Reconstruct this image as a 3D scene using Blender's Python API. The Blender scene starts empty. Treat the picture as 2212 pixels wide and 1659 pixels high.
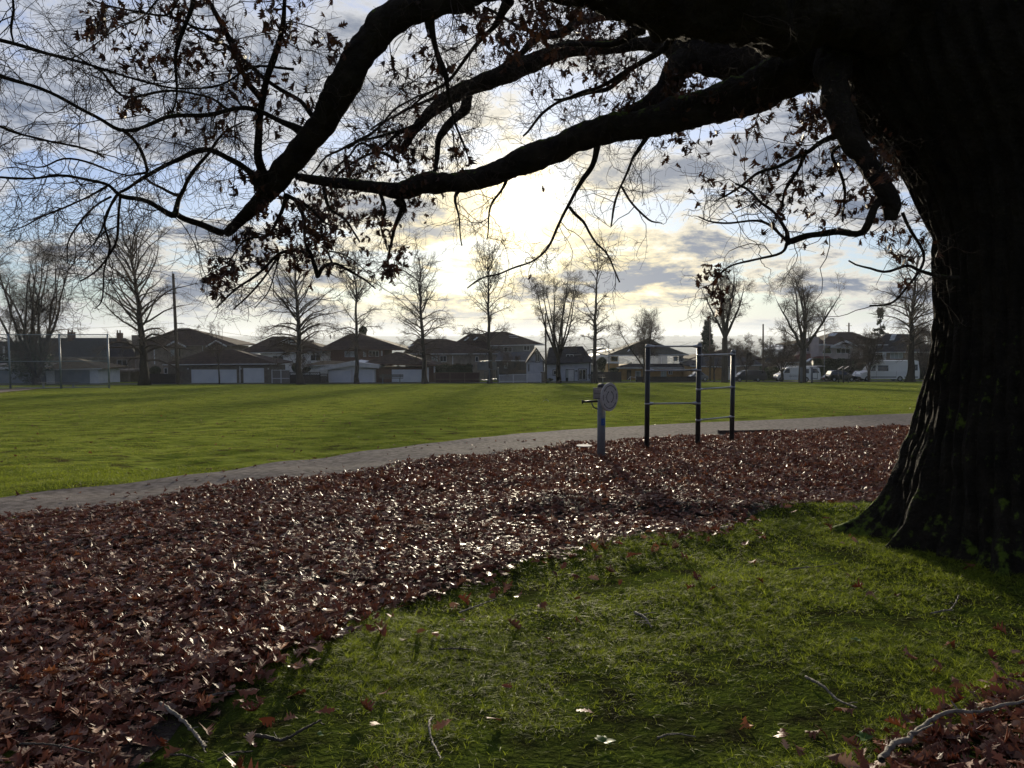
import bpy, math, random
import numpy as np
from mathutils import Vector, Matrix, noise as mnoise
random.seed(11)
rng = np.random.default_rng(7)
sc = bpy.context.scene
COL = sc.collection
R = math.radians

# ------------------------------------------------------------------ camera
F = 1662.0; CX = 1106.0; CY = 829.5; PITCH = R(3.68); EYE = 1.6
CP, SP = math.cos(PITCH), math.sin(PITCH)
cam_d = bpy.data.cameras.new('camera'); cam = bpy.data.objects.new('camera', cam_d); COL.objects.link(cam)
cam.location = (0, 0, EYE); cam.rotation_euler = (R(90) - PITCH, 0, 0)
cam_d.sensor_width = 36; cam_d.lens = 36 * F / 2212; cam_d.clip_end = 30000; cam_d.clip_start = 0.05
sc.camera = cam

def ray(px, py):
    u = (px - CX) / F; v = (CY - py) / F
    return u, CP + v * SP, -SP + v * CP
def at(px, py, d):                       # a sight line at forward distance d
    a, b, c = ray(px, py); s = d / b
    return Vector((a * s, d, EYE + c * s))
SL, TX = 0.0495, 0.004                   # the park slopes gently down away from the camera
def gpt(px, py):                         # sight line down to the ground
    a, b, c = ray(px, py)
    t = EYE / (-SL * b + TX * a - c)
    return a * t, b * t

# ------------------------------------------------------------------ ground height
def sstep(a, b, x):
    t = np.clip((x - a) / (b - a), 0, 1); return t * t * (3 - 2 * t)
YP = np.array([-200, 118, 121, 132, 170, 260, 500, 900, 1600, 3000, 6000, 7500, 9000, 12000.])
ZP = np.array([9.9, -5.841, -6.05, -6.3, -8.5, -20, -42, -62, -75, -80, -70, -45, -18, -60.])
def gz(x, y):
    x = np.asarray(x, float); y = np.asarray(y, float)
    z = np.interp(y, YP, ZP) + TX * x * (1 - sstep(118, 400, y))
    near = (1 - sstep(14, 24, y)) * sstep(-2, 2, y)
    b = (0.018 * np.sin(x * 1.9 + 0.7 * y + 1) + 0.014 * np.sin(y * 2.7 - 1.1 * x + 2) + 0.012 * np.sin(3.9 * x + 1.3 * y)
         + 0.010 * np.sin(-2.1 * x + 4.1 * y + .5))
    b = b + .11 * np.exp(-((y - 8.75 - .25 * np.sin(x * 1.3)) / .42) ** 2) * sstep(-.9, .4, x) * (1 - sstep(3.0, 4.2, x)) - .03 * np.exp(-((x + 1.2) / .5) ** 2 - ((y - 5.6) / .3) ** 2)  # low ridge added so its near side shades a band of the leaf bed
    d2 = (x - 4.5) ** 2 + (y - 6.6) ** 2
    far = (1 - near) * (y < 119) * 0.014 * (np.sin(x * .55 + .3 * y) + np.sin(.41 * y - .23 * x)) * sstep(24, 30, y)
    return z + near * b + 0.10 * np.exp(-d2 / 2.6) + far
def gzf(x, y): return float(gz(x, y))

# ------------------------------------------------------------------ tagging and linking
def tag(o, label=None, cat=None, group=None, kind=None):
    if label: o['label'] = label
    if cat: o['category'] = cat
    if group: o['group'] = group
    if kind: o['kind'] = kind
    return o
def empty(name, loc, rz=0, **k):
    o = bpy.data.objects.new(name, None); COL.objects.link(o); o.location = loc; o.rotation_euler = (0, 0, rz)
    o.empty_display_size = .2
    return tag(o, **k)
def link(name, me, mat=None, parent=None, smooth=False):
    o = bpy.data.objects.new(name, me); COL.objects.link(o)
    if mat is not None: me.materials.append(mat)
    if parent is not None: o.parent = parent
    if smooth: me.polygons.foreach_set('use_smooth', np.ones(len(me.polygons), bool))
    return o
def np_mesh(name, V, Fq):                # V (n,3), Fq (m,k) all faces k-sided
    me = bpy.data.meshes.new(name); n, m, k = len(V), len(Fq), Fq.shape[1]
    me.vertices.add(n); me.vertices.foreach_set('co', np.ascontiguousarray(V, np.float32).ravel())
    me.loops.add(m * k); me.loops.foreach_set('vertex_index', np.ascontiguousarray(Fq, np.int32).ravel())
    me.polygons.add(m); me.polygons.foreach_set('loop_start', np.arange(0, m * k, k, dtype=np.int32))
    me.polygons.foreach_set('loop_total', np.full(m, k, np.int32))
    me.update(calc_edges=True); return me

# ------------------------------------------------------------------ materials
MATS = {}
def mat(name, c1, c2=None, scale=3.0, rough=0.8, bump=0.0, bscale=None, metal=0.0, spec=0.4, detail=6, stretch=None,
        transl=0.0, tcol=None, island=False, contrast=(0.35, 0.65), extra=None):
    if name in MATS: return MATS[name]
    m = bpy.data.materials.new(name); m.use_nodes = True; nt = m.node_tree; N = nt.nodes; L = nt.links
    bs = N['Principled BSDF']; out = N['Material Output']
    bs.inputs['Roughness'].default_value = rough; bs.inputs['Metallic'].default_value = metal
    bs.inputs['Specular IOR Level'].default_value = spec
    tc = N.new('ShaderNodeTexCoord'); mp = N.new('ShaderNodeMapping'); L.new(tc.outputs['Object'], mp.inputs['Vector'])
    if stretch: mp.inputs['Scale'].default_value = stretch
    col = None
    if c2 is not None:
        no = N.new('ShaderNodeTexNoise'); no.inputs['Scale'].default_value = scale; no.inputs['Detail'].default_value = detail
        L.new(mp.outputs[0], no.inputs['Vector'])
        mr = N.new('ShaderNodeMapRange'); mr.inputs['From Min'].default_value = contrast[0]; mr.inputs['From Max'].default_value = contrast[1]
        L.new(no.outputs['Fac'], mr.inputs['Value']); fac = mr.outputs[0]
        if island:
            ge = N.new('ShaderNodeNewGeometry'); ma = N.new('ShaderNodeMath'); ma.operation = 'MULTIPLY_ADD'
            ma.inputs[1].default_value = .75; L.new(ge.outputs['Random Per Island'], ma.inputs[0])
            m2 = N.new('ShaderNodeMath'); m2.operation = 'MULTIPLY'; m2.inputs[1].default_value = .3; L.new(fac, m2.inputs[0])
            L.new(m2.outputs[0], ma.inputs[2]); fac = ma.outputs[0]
        mx = N.new('ShaderNodeMix'); mx.data_type = 'RGBA'
        mx.inputs[6].default_value = (*c1, 1); mx.inputs[7].default_value = (*c2, 1); L.new(fac, mx.inputs[0])
        col = mx.outputs[2]; L.new(col, bs.inputs['Base Color'])
    else:
        bs.inputs['Base Color'].default_value = (*c1, 1)
    if bump:
        b = N.new('ShaderNodeBump'); b.inputs['Strength'].default_value = min(1, bump); b.inputs['Distance'].default_value = max(.02, bump * .05)
        n2 = N.new('ShaderNodeTexNoise'); n2.inputs['Scale'].default_value = bscale or scale * 4; n2.inputs['Detail'].default_value = 5
        L.new(mp.outputs[0], n2.inputs['Vector']); L.new(n2.outputs['Fac'], b.inputs['Height']); L.new(b.outputs[0], bs.inputs['Normal'])
    if transl:
        tr = N.new('ShaderNodeBsdfTranslucent'); ms = N.new('ShaderNodeMixShader'); ms.inputs[0].default_value = transl
        if tcol: tr.inputs['Color'].default_value = (*tcol, 1)
        elif col: L.new(col, tr.inputs['Color'])
        else: tr.inputs['Color'].default_value = (*c1, 1)
        if col and tcol:
            mm = N.new('ShaderNodeMix'); mm.data_type = 'RGBA'; mm.blend_type = 'MULTIPLY'; mm.inputs[0].default_value = 0
            L.new(col, mm.inputs[6]); mm.inputs[7].default_value = (*tcol, 1)
        L.new(bs.outputs[0], ms.inputs[1]); L.new(tr.outputs[0], ms.inputs[2]); L.new(ms.outputs[0], out.inputs['Surface'])
    MATS[name] = m; return m

# ------------------------------------------------------------------ mesh builder for built things
class MB:
    def __init__(s): s.v = []; s.f = []
    def add(s, vs, fs):
        n = len(s.v); s.v += [tuple(v) for v in vs]; s.f += [tuple(i + n for i in f) for f in fs]; return s
    def box(s, x0, x1, y0, y1, z0, z1):
        return s.add([(x0, y0, z0), (x1, y0, z0), (x1, y1, z0), (x0, y1, z0), (x0, y0, z1), (x1, y0, z1), (x1, y1, z1), (x0, y1, z1)],
                     [(3, 2, 1, 0), (4, 5, 6, 7), (0, 1, 5, 4), (1, 2, 6, 5), (2, 3, 7, 6), (3, 0, 4, 7)])
    def tube(s, pts, r, k=8, cap=True):
        pts = [Vector(p) for p in pts]; n = len(pts); rs = r if hasattr(r, '__len__') else [r] * n
        V = []; Fc = []
        up = None
        for i, p in enumerate(pts):
            t = (pts[min(i + 1, n - 1)] - pts[max(i - 1, 0)]).normalized()
            if up is None:
                up = Vector((0, 0, 1)) if abs(t.z) < .9 else Vector((1, 0, 0))
            a = t.cross(up).normalized(); b = a.cross(t).normalized(); up = b
            for j in range(k):
                an = 2 * math.pi * j / k; V.append(p + (a * math.cos(an) + b * math.sin(an)) * rs[i])
        for i in range(n - 1):
            for j in range(k):
                Fc.append((i * k + j, i * k + (j + 1) % k, (i + 1) * k + (j + 1) % k, (i + 1) * k + j))
        if cap: Fc.append(tuple(range(k - 1, -1, -1))); Fc.append(tuple((n - 1) * k + j for j in range(k)))
        return s.add(V, Fc)
    def prism(s, poly, axis, a, b):      # polygon extruded along an axis; poly in the two other axes
        n = len(poly)
        def mk(p, h):
            return {'y': (p[0], h, p[1]), 'x': (h, p[0], p[1]), 'z': (p[0], p[1], h)}[axis]
        V = [mk(p, a) for p in poly] + [mk(p, b) for p in poly]
        Fc = [tuple(range(n)), tuple(range(2 * n - 1, n - 1, -1))] + [(i, i + n, (i + 1) % n + n, (i + 1) % n) for i in range(n)]
        return s.add(V, Fc)
    def build(s, name, m, parent=None, smooth=False, bevel=0.0, label=None):
        me = bpy.data.meshes.new(name); me.from_pydata(s.v, [], s.f)
        import bmesh
        bm = bmesh.new(); bm.from_mesh(me); bmesh.ops.recalc_face_normals(bm, faces=bm.faces)
        if bevel: bmesh.ops.bevel(bm, geom=[e for e in bm.edges], offset=bevel, segments=1, affect='EDGES', clamp_overlap=True)
        bm.to_mesh(me); bm.free(); me.update()
        o = link(name, me, m, parent, smooth)
        if label: o['label'] = label
        return o

# ------------------------------------------------------------------ batches of tapered tubes (twigs)
def tubes_np(P, Rr, k=3):
    """P (N,n,3), Rr (N,n) -> vertices, quads"""
    N_, n, _ = P.shape
    T = np.empty_like(P); T[:, 1:-1] = P[:, 2:] - P[:, :-2]; T[:, 0] = P[:, 1] - P[:, 0]; T[:, -1] = P[:, -1] - P[:, -2]
    T /= np.linalg.norm(T, axis=2, keepdims=True) + 1e-9
    ref = np.zeros((N_, 1, 3)); mean = np.abs(T.mean(axis=1)); ref[np.arange(N_), 0, np.argmin(mean, axis=1)] = 1
    A = np.cross(T, np.broadcast_to(ref, T.shape)); A /= np.linalg.norm(A, axis=2, keepdims=True) + 1e-9
    B = np.cross(T, A)
    an = 2 * np.pi * np.arange(k) / k
    V = P[:, :, None, :] + Rr[:, :, None, None] * (A[:, :, None, :] * np.cos(an)[None, None, :, None] + B[:, :, None, :] * np.sin(an)[None, None, :, None])
    idx = np.arange(N_ * n * k).reshape(N_, n, k)
    a = idx[:, :-1]; b = idx[:, 1:]
    q = np.stack([a, np.roll(a, -1, 2), np.roll(b, -1, 2), b], -1).reshape(-1, 4)
    return V.reshape(-1, 3), q
def merge_np(parts):
    V = []; Q = []; n = 0
    for v, q in parts: V.append(v); Q.append(q + n); n += len(v)
    return np.concatenate(V), np.concatenate(Q)
def unit(v): return v / (np.linalg.norm(v, axis=-1, keepdims=True) + 1e-9)
def grow(P, Rr, cnt, npts, ang, length, r0, r1, droop=0.0, wob=.25, t0=.15, t1=1.0, lenfall=0.4, rg=None, up=0.0, rfrac=.6):
    """children of every polyline of a batch. cnt: int or array of child counts"""
    rg = rg or rng
    N_, n, _ = P.shape
    cnt = np.broadcast_to(np.asarray(cnt), (N_,)); pi = np.repeat(np.arange(N_), cnt); M = len(pi)
    if M == 0: return np.zeros((0, npts, 3)), np.zeros((0, npts))
    t = t0 + (t1 - t0) * rg.random(M); f = t * (n - 1); i = np.minimum(f.astype(int), n - 2); fr = (f - i)[:, None]
    S = P[pi, i] * (1 - fr) + P[pi, i + 1] * fr
    Tn = unit(P[pi, i + 1] - P[pi, i])
    pr = Rr[pi, i] * (1 - fr[:, 0]) + Rr[pi, i + 1] * fr[:, 0]
    rnd = unit(rg.normal(size=(M, 3))); side = unit(np.cross(Tn, rnd))
    a = np.radians(rg.uniform(ang[0], ang[1], M))[:, None]
    D = unit(Tn * np.cos(a) + side * np.sin(a))
    D[:, 2] += up; D = unit(D)
    Ln = rg.uniform(length[0], length[1], M) * (1 - lenfall * t)
    C = np.empty((M, npts, 3)); C[:, 0] = S; d = D.copy(); st = (Ln / (npts - 1))[:, None]
    bend = rg.normal(size=(M, 3)) * wob * .5
    for j in range(1, npts):
        d = d + bend * (1. / npts) * 2 + rg.normal(size=(M, 3)) * wob * .5; d[:, 2] -= droop * 2. / npts; d = unit(d)
        C[:, j] = C[:, j - 1] + d * st
    ra = np.minimum(r0 * (0.6 + .4 * Ln / length[1]), pr * rfrac); ra = np.maximum(ra, r1)
    Rc = ra[:, None] * (1 - np.linspace(0, 1, npts))[None] + r1 * np.linspace(0, 1, npts)[None]
    return C, Rc
def catmull(pts, n):
    pts = np.asarray(pts, float); P = np.vstack([2 * pts[0] - pts[1], pts, 2 * pts[-1] - pts[-2]]); m = len(pts) - 1
    u = np.linspace(0, m - 1e-6, n); i = u.astype(int); t = (u - i)[:, None]
    a, b, c, d = P[i], P[i + 1], P[i + 2], P[i + 3]
    return .5 * ((2 * b) + (-a + c) * t + (2 * a - 5 * b + 4 * c - d) * t ** 2 + (-a + 3 * b - 3 * c + d) * t ** 3)
def proj(P):                              # world -> picture units of the 2212 wide frame
    x, y, z = P[..., 0], P[..., 1], P[..., 2] - EYE
    f = y * CP - z * SP; v = y * SP + z * CP
    return CX + F * x / f, CY - F * v / f
# ------------------------------------------------------------------ sun and sky
SUN_EL = R(9.3)
SUN_AZ = R(0.1)
sunl = bpy.data.lights.new('sun', 'SUN'); sunl.energy = 5.0; sunl.angle = R(2.0); sunl.color = (1.0, .88, .66)
suno = bpy.data.objects.new('sun', sunl); COL.objects.link(suno); suno.rotation_euler = (-(R(90) - SUN_EL), 0, -SUN_AZ)
SDIR = (math.sin(SUN_AZ) * math.cos(SUN_EL), math.cos(SUN_AZ) * math.cos(SUN_EL), math.sin(SUN_EL))

def build_world():
    w = bpy.data.worlds.new('World'); sc.world = w; w.use_nodes = True; nt = w.node_tree; N = nt.nodes; L = nt.links
    bg = N['Background']
    def math_(op, a, b=None, c=None, clamp=False):
        n = N.new('ShaderNodeMath'); n.operation = op; n.use_clamp = clamp
        for i, v in enumerate((a, b, c)):
            if v is None: continue
            if isinstance(v, (int, float)): n.inputs[i].default_value = v
            else: L.new(v, n.inputs[i])
        return n.outputs[0]
    def rng_(v, a, b, c=0, d=1, smooth=True):
        n = N.new('ShaderNodeMapRange'); n.interpolation_type = 'SMOOTHSTEP' if smooth else 'LINEAR'
        n.inputs[1].default_value = a; n.inputs[2].default_value = b; n.inputs[3].default_value = c; n.inputs[4].default_value = d
        L.new(v, n.inputs[0]); return n.outputs[0]
    def mix(f, a, b, mode='MIX'):
        n = N.new('ShaderNodeMix'); n.data_type = 'RGBA'; n.blend_type = mode
        for s, v in ((0, f), (6, a), (7, b)):
            if isinstance(v, (int, float)): n.inputs[s].default_value = v
            elif isinstance(v, tuple): n.inputs[s].default_value = (*v, 1)
            else: L.new(v, n.inputs[s])
        return n.outputs[2]
    def noise(vec, scale, detail, dist=0, rough=.55, off=(0, 0, 0), sca=(1, 1, 1)):
        mp = N.new('ShaderNodeMapping'); mp.inputs[1].default_value = off; mp.inputs[3].default_value = sca; L.new(vec, mp.inputs[0])
        n = N.new('ShaderNodeTexNoise'); n.inputs['Scale'].default_value = scale; n.inputs['Detail'].default_value = detail
        n.inputs['Roughness'].default_value = rough; n.inputs['Distortion'].default_value = dist; L.new(mp.outputs[0], n.inputs['Vector'])
        return n.outputs['Fac']
    sky = N.new('ShaderNodeTexSky'); sky.sky_type = 'NISHITA'; sky.sun_disc = False
    sky.sun_elevation = SUN_EL; sky.sun_rotation = SUN_AZ; sky.dust_density = .3; sky.ozone_density = 3
    skyc = mix(1.0, sky.outputs[0], (SKY_K * .60, SKY_K * .88, SKY_K * 1.40), 'MULTIPLY')
    tc = N.new('ShaderNodeTexCoord'); sx = N.new('ShaderNodeSeparateXYZ'); L.new(tc.outputs['Generated'], sx.inputs[0])
    z = math_('MAXIMUM', sx.outputs[2], 0.0)
    zz = math_('ADD', z, 0.22)                       # a cloud deck overhead seen in perspective
    cx = math_('DIVIDE', sx.outputs[0], zz); cy = math_('DIVIDE', sx.outputs[1], zz)
    cv = N.new('ShaderNodeCombineXYZ'); L.new(cx, cv.inputs[0]); L.new(cy, cv.inputs[1]); V = cv.outputs[0]
    dot = N.new('ShaderNodeVectorMath'); dot.operation = 'DOT_PRODUCT'; L.new(tc.outputs['Generated'], dot.inputs[0]); dot.inputs[1].default_value = SDIR
    ca = math_('MINIMUM', dot.outputs['Value'], .99999999)
    ang = math_('MULTIPLY', math_('ARCCOSINE', ca), 57.29578)
    big = noise(V, 1.1, 4, .1, .5, CL_OFF); mid = noise(V, 3.2, 10, .3, .66, (3.1, 5.2, 1), (1, 1.0, 1)); fine = noise(V, 7.5, 8, .2, .6, (7, 2, 4))
    dens = math_('ADD', math_('MULTIPLY', big, .42), math_('ADD', math_('MULTIPLY', mid, .48), math_('MULTIPLY', fine, .1)))
    cover = rng_(dens, .45, .51)                    # blue gaps where there is no cloud
    thick = rng_(dens, .485, .57)                     # thick cloud is darker and blue grey
    near = math_('POWER', 2.718281, math_('MULTIPLY', ang, -1 / 10.0))
    wide = math_('POWER', 2.718281, math_('MULTIPLY', ang, -1 / 30.0))
    low = rng_(z, .03, .26, 1, 0)
    # thin cloud: bright, warm near the sun and near the horizon
    warm = math_('ADD', math_('MULTIPLY', near, .95), math_('MULTIPLY', math_('MULTIPLY', low, wide), 1.0), clamp=True)
    tint = mix(warm, (.80, .86, 1.0), (1.0, .84, .49))
    thin_l = math_('ADD', math_("MULTIPLY", near, .36), .60)
    thin_l = math_('ADD', thin_l, math_('MULTIPLY', math_('MULTIPLY', low, wide), .32))
    thin = mix(1.0, tint, thin_l, 'MULTIPLY')
    dk_l = math_('ADD', math_('MULTIPLY', near, .26), .21)
    dtint = mix(near, (.66, .84, 1.22), (.95, .92, .86))
    dark = mix(1.0, dtint, dk_l, 'MULTIPLY')
    cl = mix(thick, thin, dark)
    skyc = mix(math_('MULTIPLY', wide, .70, clamp=True), skyc, mix(low, (.92, .89, .84), (1.05, .86, .52)))
    allc = mix(cover, skyc, cl)
    # horizon veil
    veil = rng_(z, .0, .06, .75, 0)
    vcol = mix(near, (.48, .54, .62), (.98, .82, .50))
    allc = mix(veil, allc, vcol)
    g1 = math_('MULTIPLY', math_('POWER', 2.718281, math_('MULTIPLY', math_('POWER', math_('MULTIPLY', ang, 1 / 2.3), 1.35), -1.0)), 2.0)
    g2 = math_('MULTIPLY', math_('POWER', 2.718281, math_('MULTIPLY', ang, -1 / 8.0)), .24)
    gl = mix(1.0, (1.0, .84, .50), math_('ADD', g1, g2), 'MULTIPLY')
    allc = mix(1.0, allc, gl, 'ADD')
    back = rng_(ang, 40, 100, 1.0, .66)          # the sky away from the low sun is dimmer
    allc = mix(1.0, allc, back, 'MULTIPLY')
    L.new(allc, bg.inputs['Color']); bg.inputs['Strength'].default_value = 1.0
    w.cycles.sampling_method = 'AUTOMATIC'
SKY_K = 0.085
CL_OFF = (0.3, 1.7, 0)
build_world()
sc.view_settings.view_transform = 'Standard'; sc.view_settings.look = 'None'; sc.view_settings.exposure = 0.25; sc.view_settings.gamma = 1.0

# ------------------------------------------------------------------ terrain, one sheet
def axis(fine0, fine1, st, outer):
    a = list(np.arange(fine0, fine1 + 1e-6, st)); return np.array(sorted(set(outer + a)))
xs = axis(-12, 9, .15, [-9000, -5000, -3000, -1500, -800, -400, -250, -160, -120, -90, -70, -50, -40, -30, -24, -20, -17, -14, 11, 14, 17, 20, 24, 30, 40, 50, 70, 90, 120, 160, 250, 400, 800, 1500, 3000, 5000, 9000])
ys = axis(0, 26, .15, [-60, -20, -8, -3] + [27.2 + 1.2 * i for i in range(76)] + [118.5, 121, 124, 128, 132, 140, 150, 160, 170, 190, 220, 260, 320, 400, 500, 650, 900, 1200, 1600, 2200, 3000, 4000, 5000, 6000, 7500, 9000, 12000])
XX, YY = np.meshgrid(xs, ys); ZZ = gz(XX, YY)
V = np.stack([XX, YY, ZZ], -1).reshape(-1, 3); nx, ny = len(xs), len(ys)
I = np.arange(nx * ny).reshape(ny, nx)
Q = np.stack([I[:-1, :-1], I[:-1, 1:], I[1:, 1:], I[1:, :-1]], -1).reshape(-1, 4)
def terrain_mat():
    m = mat('field_grass', (.10, .13, .020), (.21, .245, .042), scale=1.3, rough=1, bump=1.0, bscale=4.5, spec=0, detail=12, contrast=(.38, .62))
    [setattr(x.inputs['Distance'], 'default_value', .10) for x in m.node_tree.nodes if x.type == 'BUMP']
    nt = m.node_tree; N = nt.nodes; L = nt.links; bs = N['Principled BSDF']
    src = bs.inputs['Base Color'].links[0].from_socket
    n = N.new('ShaderNodeTexNoise'); n.inputs['Scale'].default_value = 2.2; n.inputs['Detail'].default_value = 8
    tc = [x for x in N if x.type == 'TEX_COORD'][0]; L.new(tc.outputs['Object'], n.inputs['Vector'])
    mr = N.new('ShaderNodeMapRange'); mr.inputs[1].default_value = .53; mr.inputs[2].default_value = .70; L.new(n.outputs['Fac'], mr.inputs[0])
    mx = N.new('ShaderNodeMix'); mx.data_type = 'RGBA'; L.new(mr.outputs[0], mx.inputs[0]); L.new(src, mx.inputs[6]); mx.inputs[7].default_value = (.05, .038, .02, 1)
    # beyond the park: a valley of fields, roofs and woods
    sp = N.new('ShaderNodeSeparateXYZ'); L.new(tc.outputs['Object'], sp.inputs[0])
    fr = N.new('ShaderNodeMapRange'); fr.inputs[1].default_value = 260; fr.inputs[2].default_value = 500; L.new(sp.outputs[1], fr.inputs[0])
    vo = N.new('ShaderNodeTexNoise'); vo.inputs['Scale'].default_value = .006; vo.inputs['Detail'].default_value = 9; vo.inputs['Roughness'].default_value = .7; L.new(tc.outputs['Object'], vo.inputs['Vector'])
    cr = N.new('ShaderNodeValToRGB'); e = cr.color_ramp.elements; e[0].position = .38; e[0].color = (.03, .04, .03, 1); e[1].position = .62; e[1].color = (.30, .30, .30, 1)
    k = cr.color_ramp.elements.new(.5); k.color = (.07, .075, .06, 1); L.new(vo.outputs['Fac'], cr.inputs[0])
    m3 = N.new('ShaderNodeMix'); m3.data_type = 'RGBA'; L.new(fr.outputs[0], m3.inputs[0]); L.new(mx.outputs[2], m3.inputs[6]); L.new(cr.outputs[0], m3.inputs[7])
    L.new(m3.outputs[2], bs.inputs['Base Color'])
    return m
o = link('ground', np_mesh('ground', V, Q), terrain_mat(), smooth=True); tag(o, kind='structure')

# borders read off the photograph, brought down to the ground
def gline(pts): return [gpt(*p) for p in pts]
path_far = gline([(-400, 1130), (-150, 1094), (0, 1075), (200, 1052), (400, 1030), (600, 1001), (800, 975), (1000, 950), (1150, 935), (1300, 925), (1500, 914), (1700, 906), (1985, 893), (2250, 884)])
path_near = gline([(-400, 1195), (-150, 1148), (0, 1125), (200, 1097), (400, 1067), (600, 1041), (800, 1016), (950, 996), (1150, 971), (1290, 957), (1400, 950), (1560, 941), (1700, 934), (1975, 920), (2250, 910)])
lawn_edge = gline([(230, 1800), (290, 1659), (360, 1600), (420, 1535), (560, 1440), (700, 1388), (800, 1322), (950, 1272), (1050, 1240), (1130, 1216), (1300, 1184), (1500, 1152), (1650, 1117), (1780, 1098), (1950, 1085), (2300, 1075)])
def strip_sheet(name, A, B, na, nb, off, m):
    a = catmull(A, na); b = catmull(B, na); t = np.linspace(0, 1, nb)[:, None, None]
    P = a[None] * (1 - t) + b[None] * t
    Z = gz(P[..., 0], P[..., 1]) + off
    V = np.dstack([P[..., 0], P[..., 1], Z]).reshape(-1, 3); I = np.arange(na * nb).reshape(nb, na)
    Q = np.stack([I[:-1, :-1], I[:-1, 1:], I[1:, 1:], I[1:, :-1]], -1).reshape(-1, 4)
    o = link(name, np_mesh(name, V, Q), m, smooth=True); tag(o, kind='structure'); return o
m_path = mat('gravel', (.085, .072, .068), (.19, .165, .155), scale=9, rough=1, bump=.6, bscale=70, spec=0.05)
m_soil = mat('leaf_soil', (.016, .010, .008), (.035, .02, .014), scale=6, rough=.8, bump=1, bscale=40, spec=.3)
strip_sheet('path', path_near, path_far, 160, 14, .012, m_path)
# the bed of fallen leaves: soil sheet between path and lawn
lawn_low = [(-3.5, 1.0), (-2, .8), (0, .8), (2, .8), (4, .8), (6, 1.5), (8.5, 4)]
strip_sheet('lawn_soil', lawn_low, lawn_edge, 120, 60, .004, mat('mossy_soil', (.022, .022, .010), (.060, .082, .014), scale=5, rough=1, bump=1, bscale=30, spec=0))
bed_poly = [*path_near, *[tuple(p) for p in lawn_edge[::-1]]]
strip_sheet('leaf_bed_soil', lawn_edge, path_near, 220, 90, .006, m_soil)

def inside(px, py, poly):
    c = np.zeros(px.shape, bool); n = len(poly); j = n - 1
    for i in range(n):
        xi, yi = poly[i]; xj, yj = poly[j]
        k = ((yi > py) != (yj > py)) & (px < (xj - xi) * (py - yi) / (yj - yi + 1e-12) + xi); c ^= k; j = i
    return c
BED = gline([(-600, 1230), (-150, 1150), (0, 1127), (200, 1099), (400, 1069), (600, 1043), (800, 1018), (950, 998), (1150, 973), (1290, 959), (1400, 952), (1560, 943), (1700, 936), (1975, 922), (2300, 912)]) + lawn_edge[::-1] + gline([(-2500, 1800)])
PATHP = path_far + path_near[::-1]
CORNER = gline([(1850, 1740), (1915, 1655), (1980, 1605), (2080, 1550), (2212, 1497), (2500, 1400), (2700, 1900)])
# ------------------------------------------------------------------ the big oak
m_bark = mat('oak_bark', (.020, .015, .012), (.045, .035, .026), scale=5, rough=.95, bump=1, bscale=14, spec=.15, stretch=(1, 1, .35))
def mossy(name, amount, dark=(.018, .014, .011), light=(.042, .033, .025)):
    m = mat(name, dark, light, scale=6, rough=.95, bump=1, bscale=18, spec=.12)
    nt = m.node_tree; N = nt.nodes; L = nt.links; bs = N['Principled BSDF']; src = bs.inputs['Base Color'].links[0].from_socket
    tc = [x for x in N if x.type == 'TEX_COORD'][0]; n = N.new('ShaderNodeTexNoise'); n.inputs['Scale'].default_value = 11; n.inputs['Detail'].default_value = 9; n.inputs['Roughness'].default_value = .65
    L.new(tc.outputs['Object'], n.inputs['Vector'])
    ge = N.new('ShaderNodeNewGeometry'); sx = N.new('ShaderNodeSeparateXYZ'); L.new(ge.outputs['Normal'], sx.inputs[0])
    ma = N.new('ShaderNodeMath'); ma.operation = 'MULTIPLY_ADD'; ma.inputs[1].default_value = .35; L.new(sx.outputs[2], ma.inputs[0]); L.new(n.outputs['Fac'], ma.inputs[2])
    mr = N.new('ShaderNodeMapRange'); mr.inputs[1].default_value = .78 - amount; mr.inputs[2].default_value = .90 - amount; L.new(ma.outputs[0], mr.inputs[0])
    mx = N.new('ShaderNodeMix'); mx.data_type = 'RGBA'; L.new(mr.outputs[0], mx.inputs[0]); L.new(src, mx.inputs[6]); mx.inputs[7].default_value = (.07, .10, .012, 1)
    L.new(mx.outputs[2], bs.inputs['Base Color']); return m
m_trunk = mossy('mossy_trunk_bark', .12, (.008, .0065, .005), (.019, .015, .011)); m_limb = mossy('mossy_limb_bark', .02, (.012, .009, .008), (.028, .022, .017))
m_twig = mat('twig_bark', (.025, .018, .015), (.05, .035, .028), scale=8, rough=.85, spec=.2)
m_oakleaf = mat('withered_oak_leaf', (.030, .012, .008), (.085, .033, .015), scale=4, rough=.6, spec=.3, island=True, transl=.13)

TC = gpt(2240, 1206); TX0, TY0 = TC[0], 6.6
oak = empty('oak_tree', (TX0 * 6.6 / TY0, 6.6, gzf(TX0, 6.6)), label='huge old oak at the right with mossy flared trunk and long low limbs', cat='tree')
OO = Vector(oak.location)
def tolocal(V): return np.asarray(V) - np.array(OO)

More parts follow.
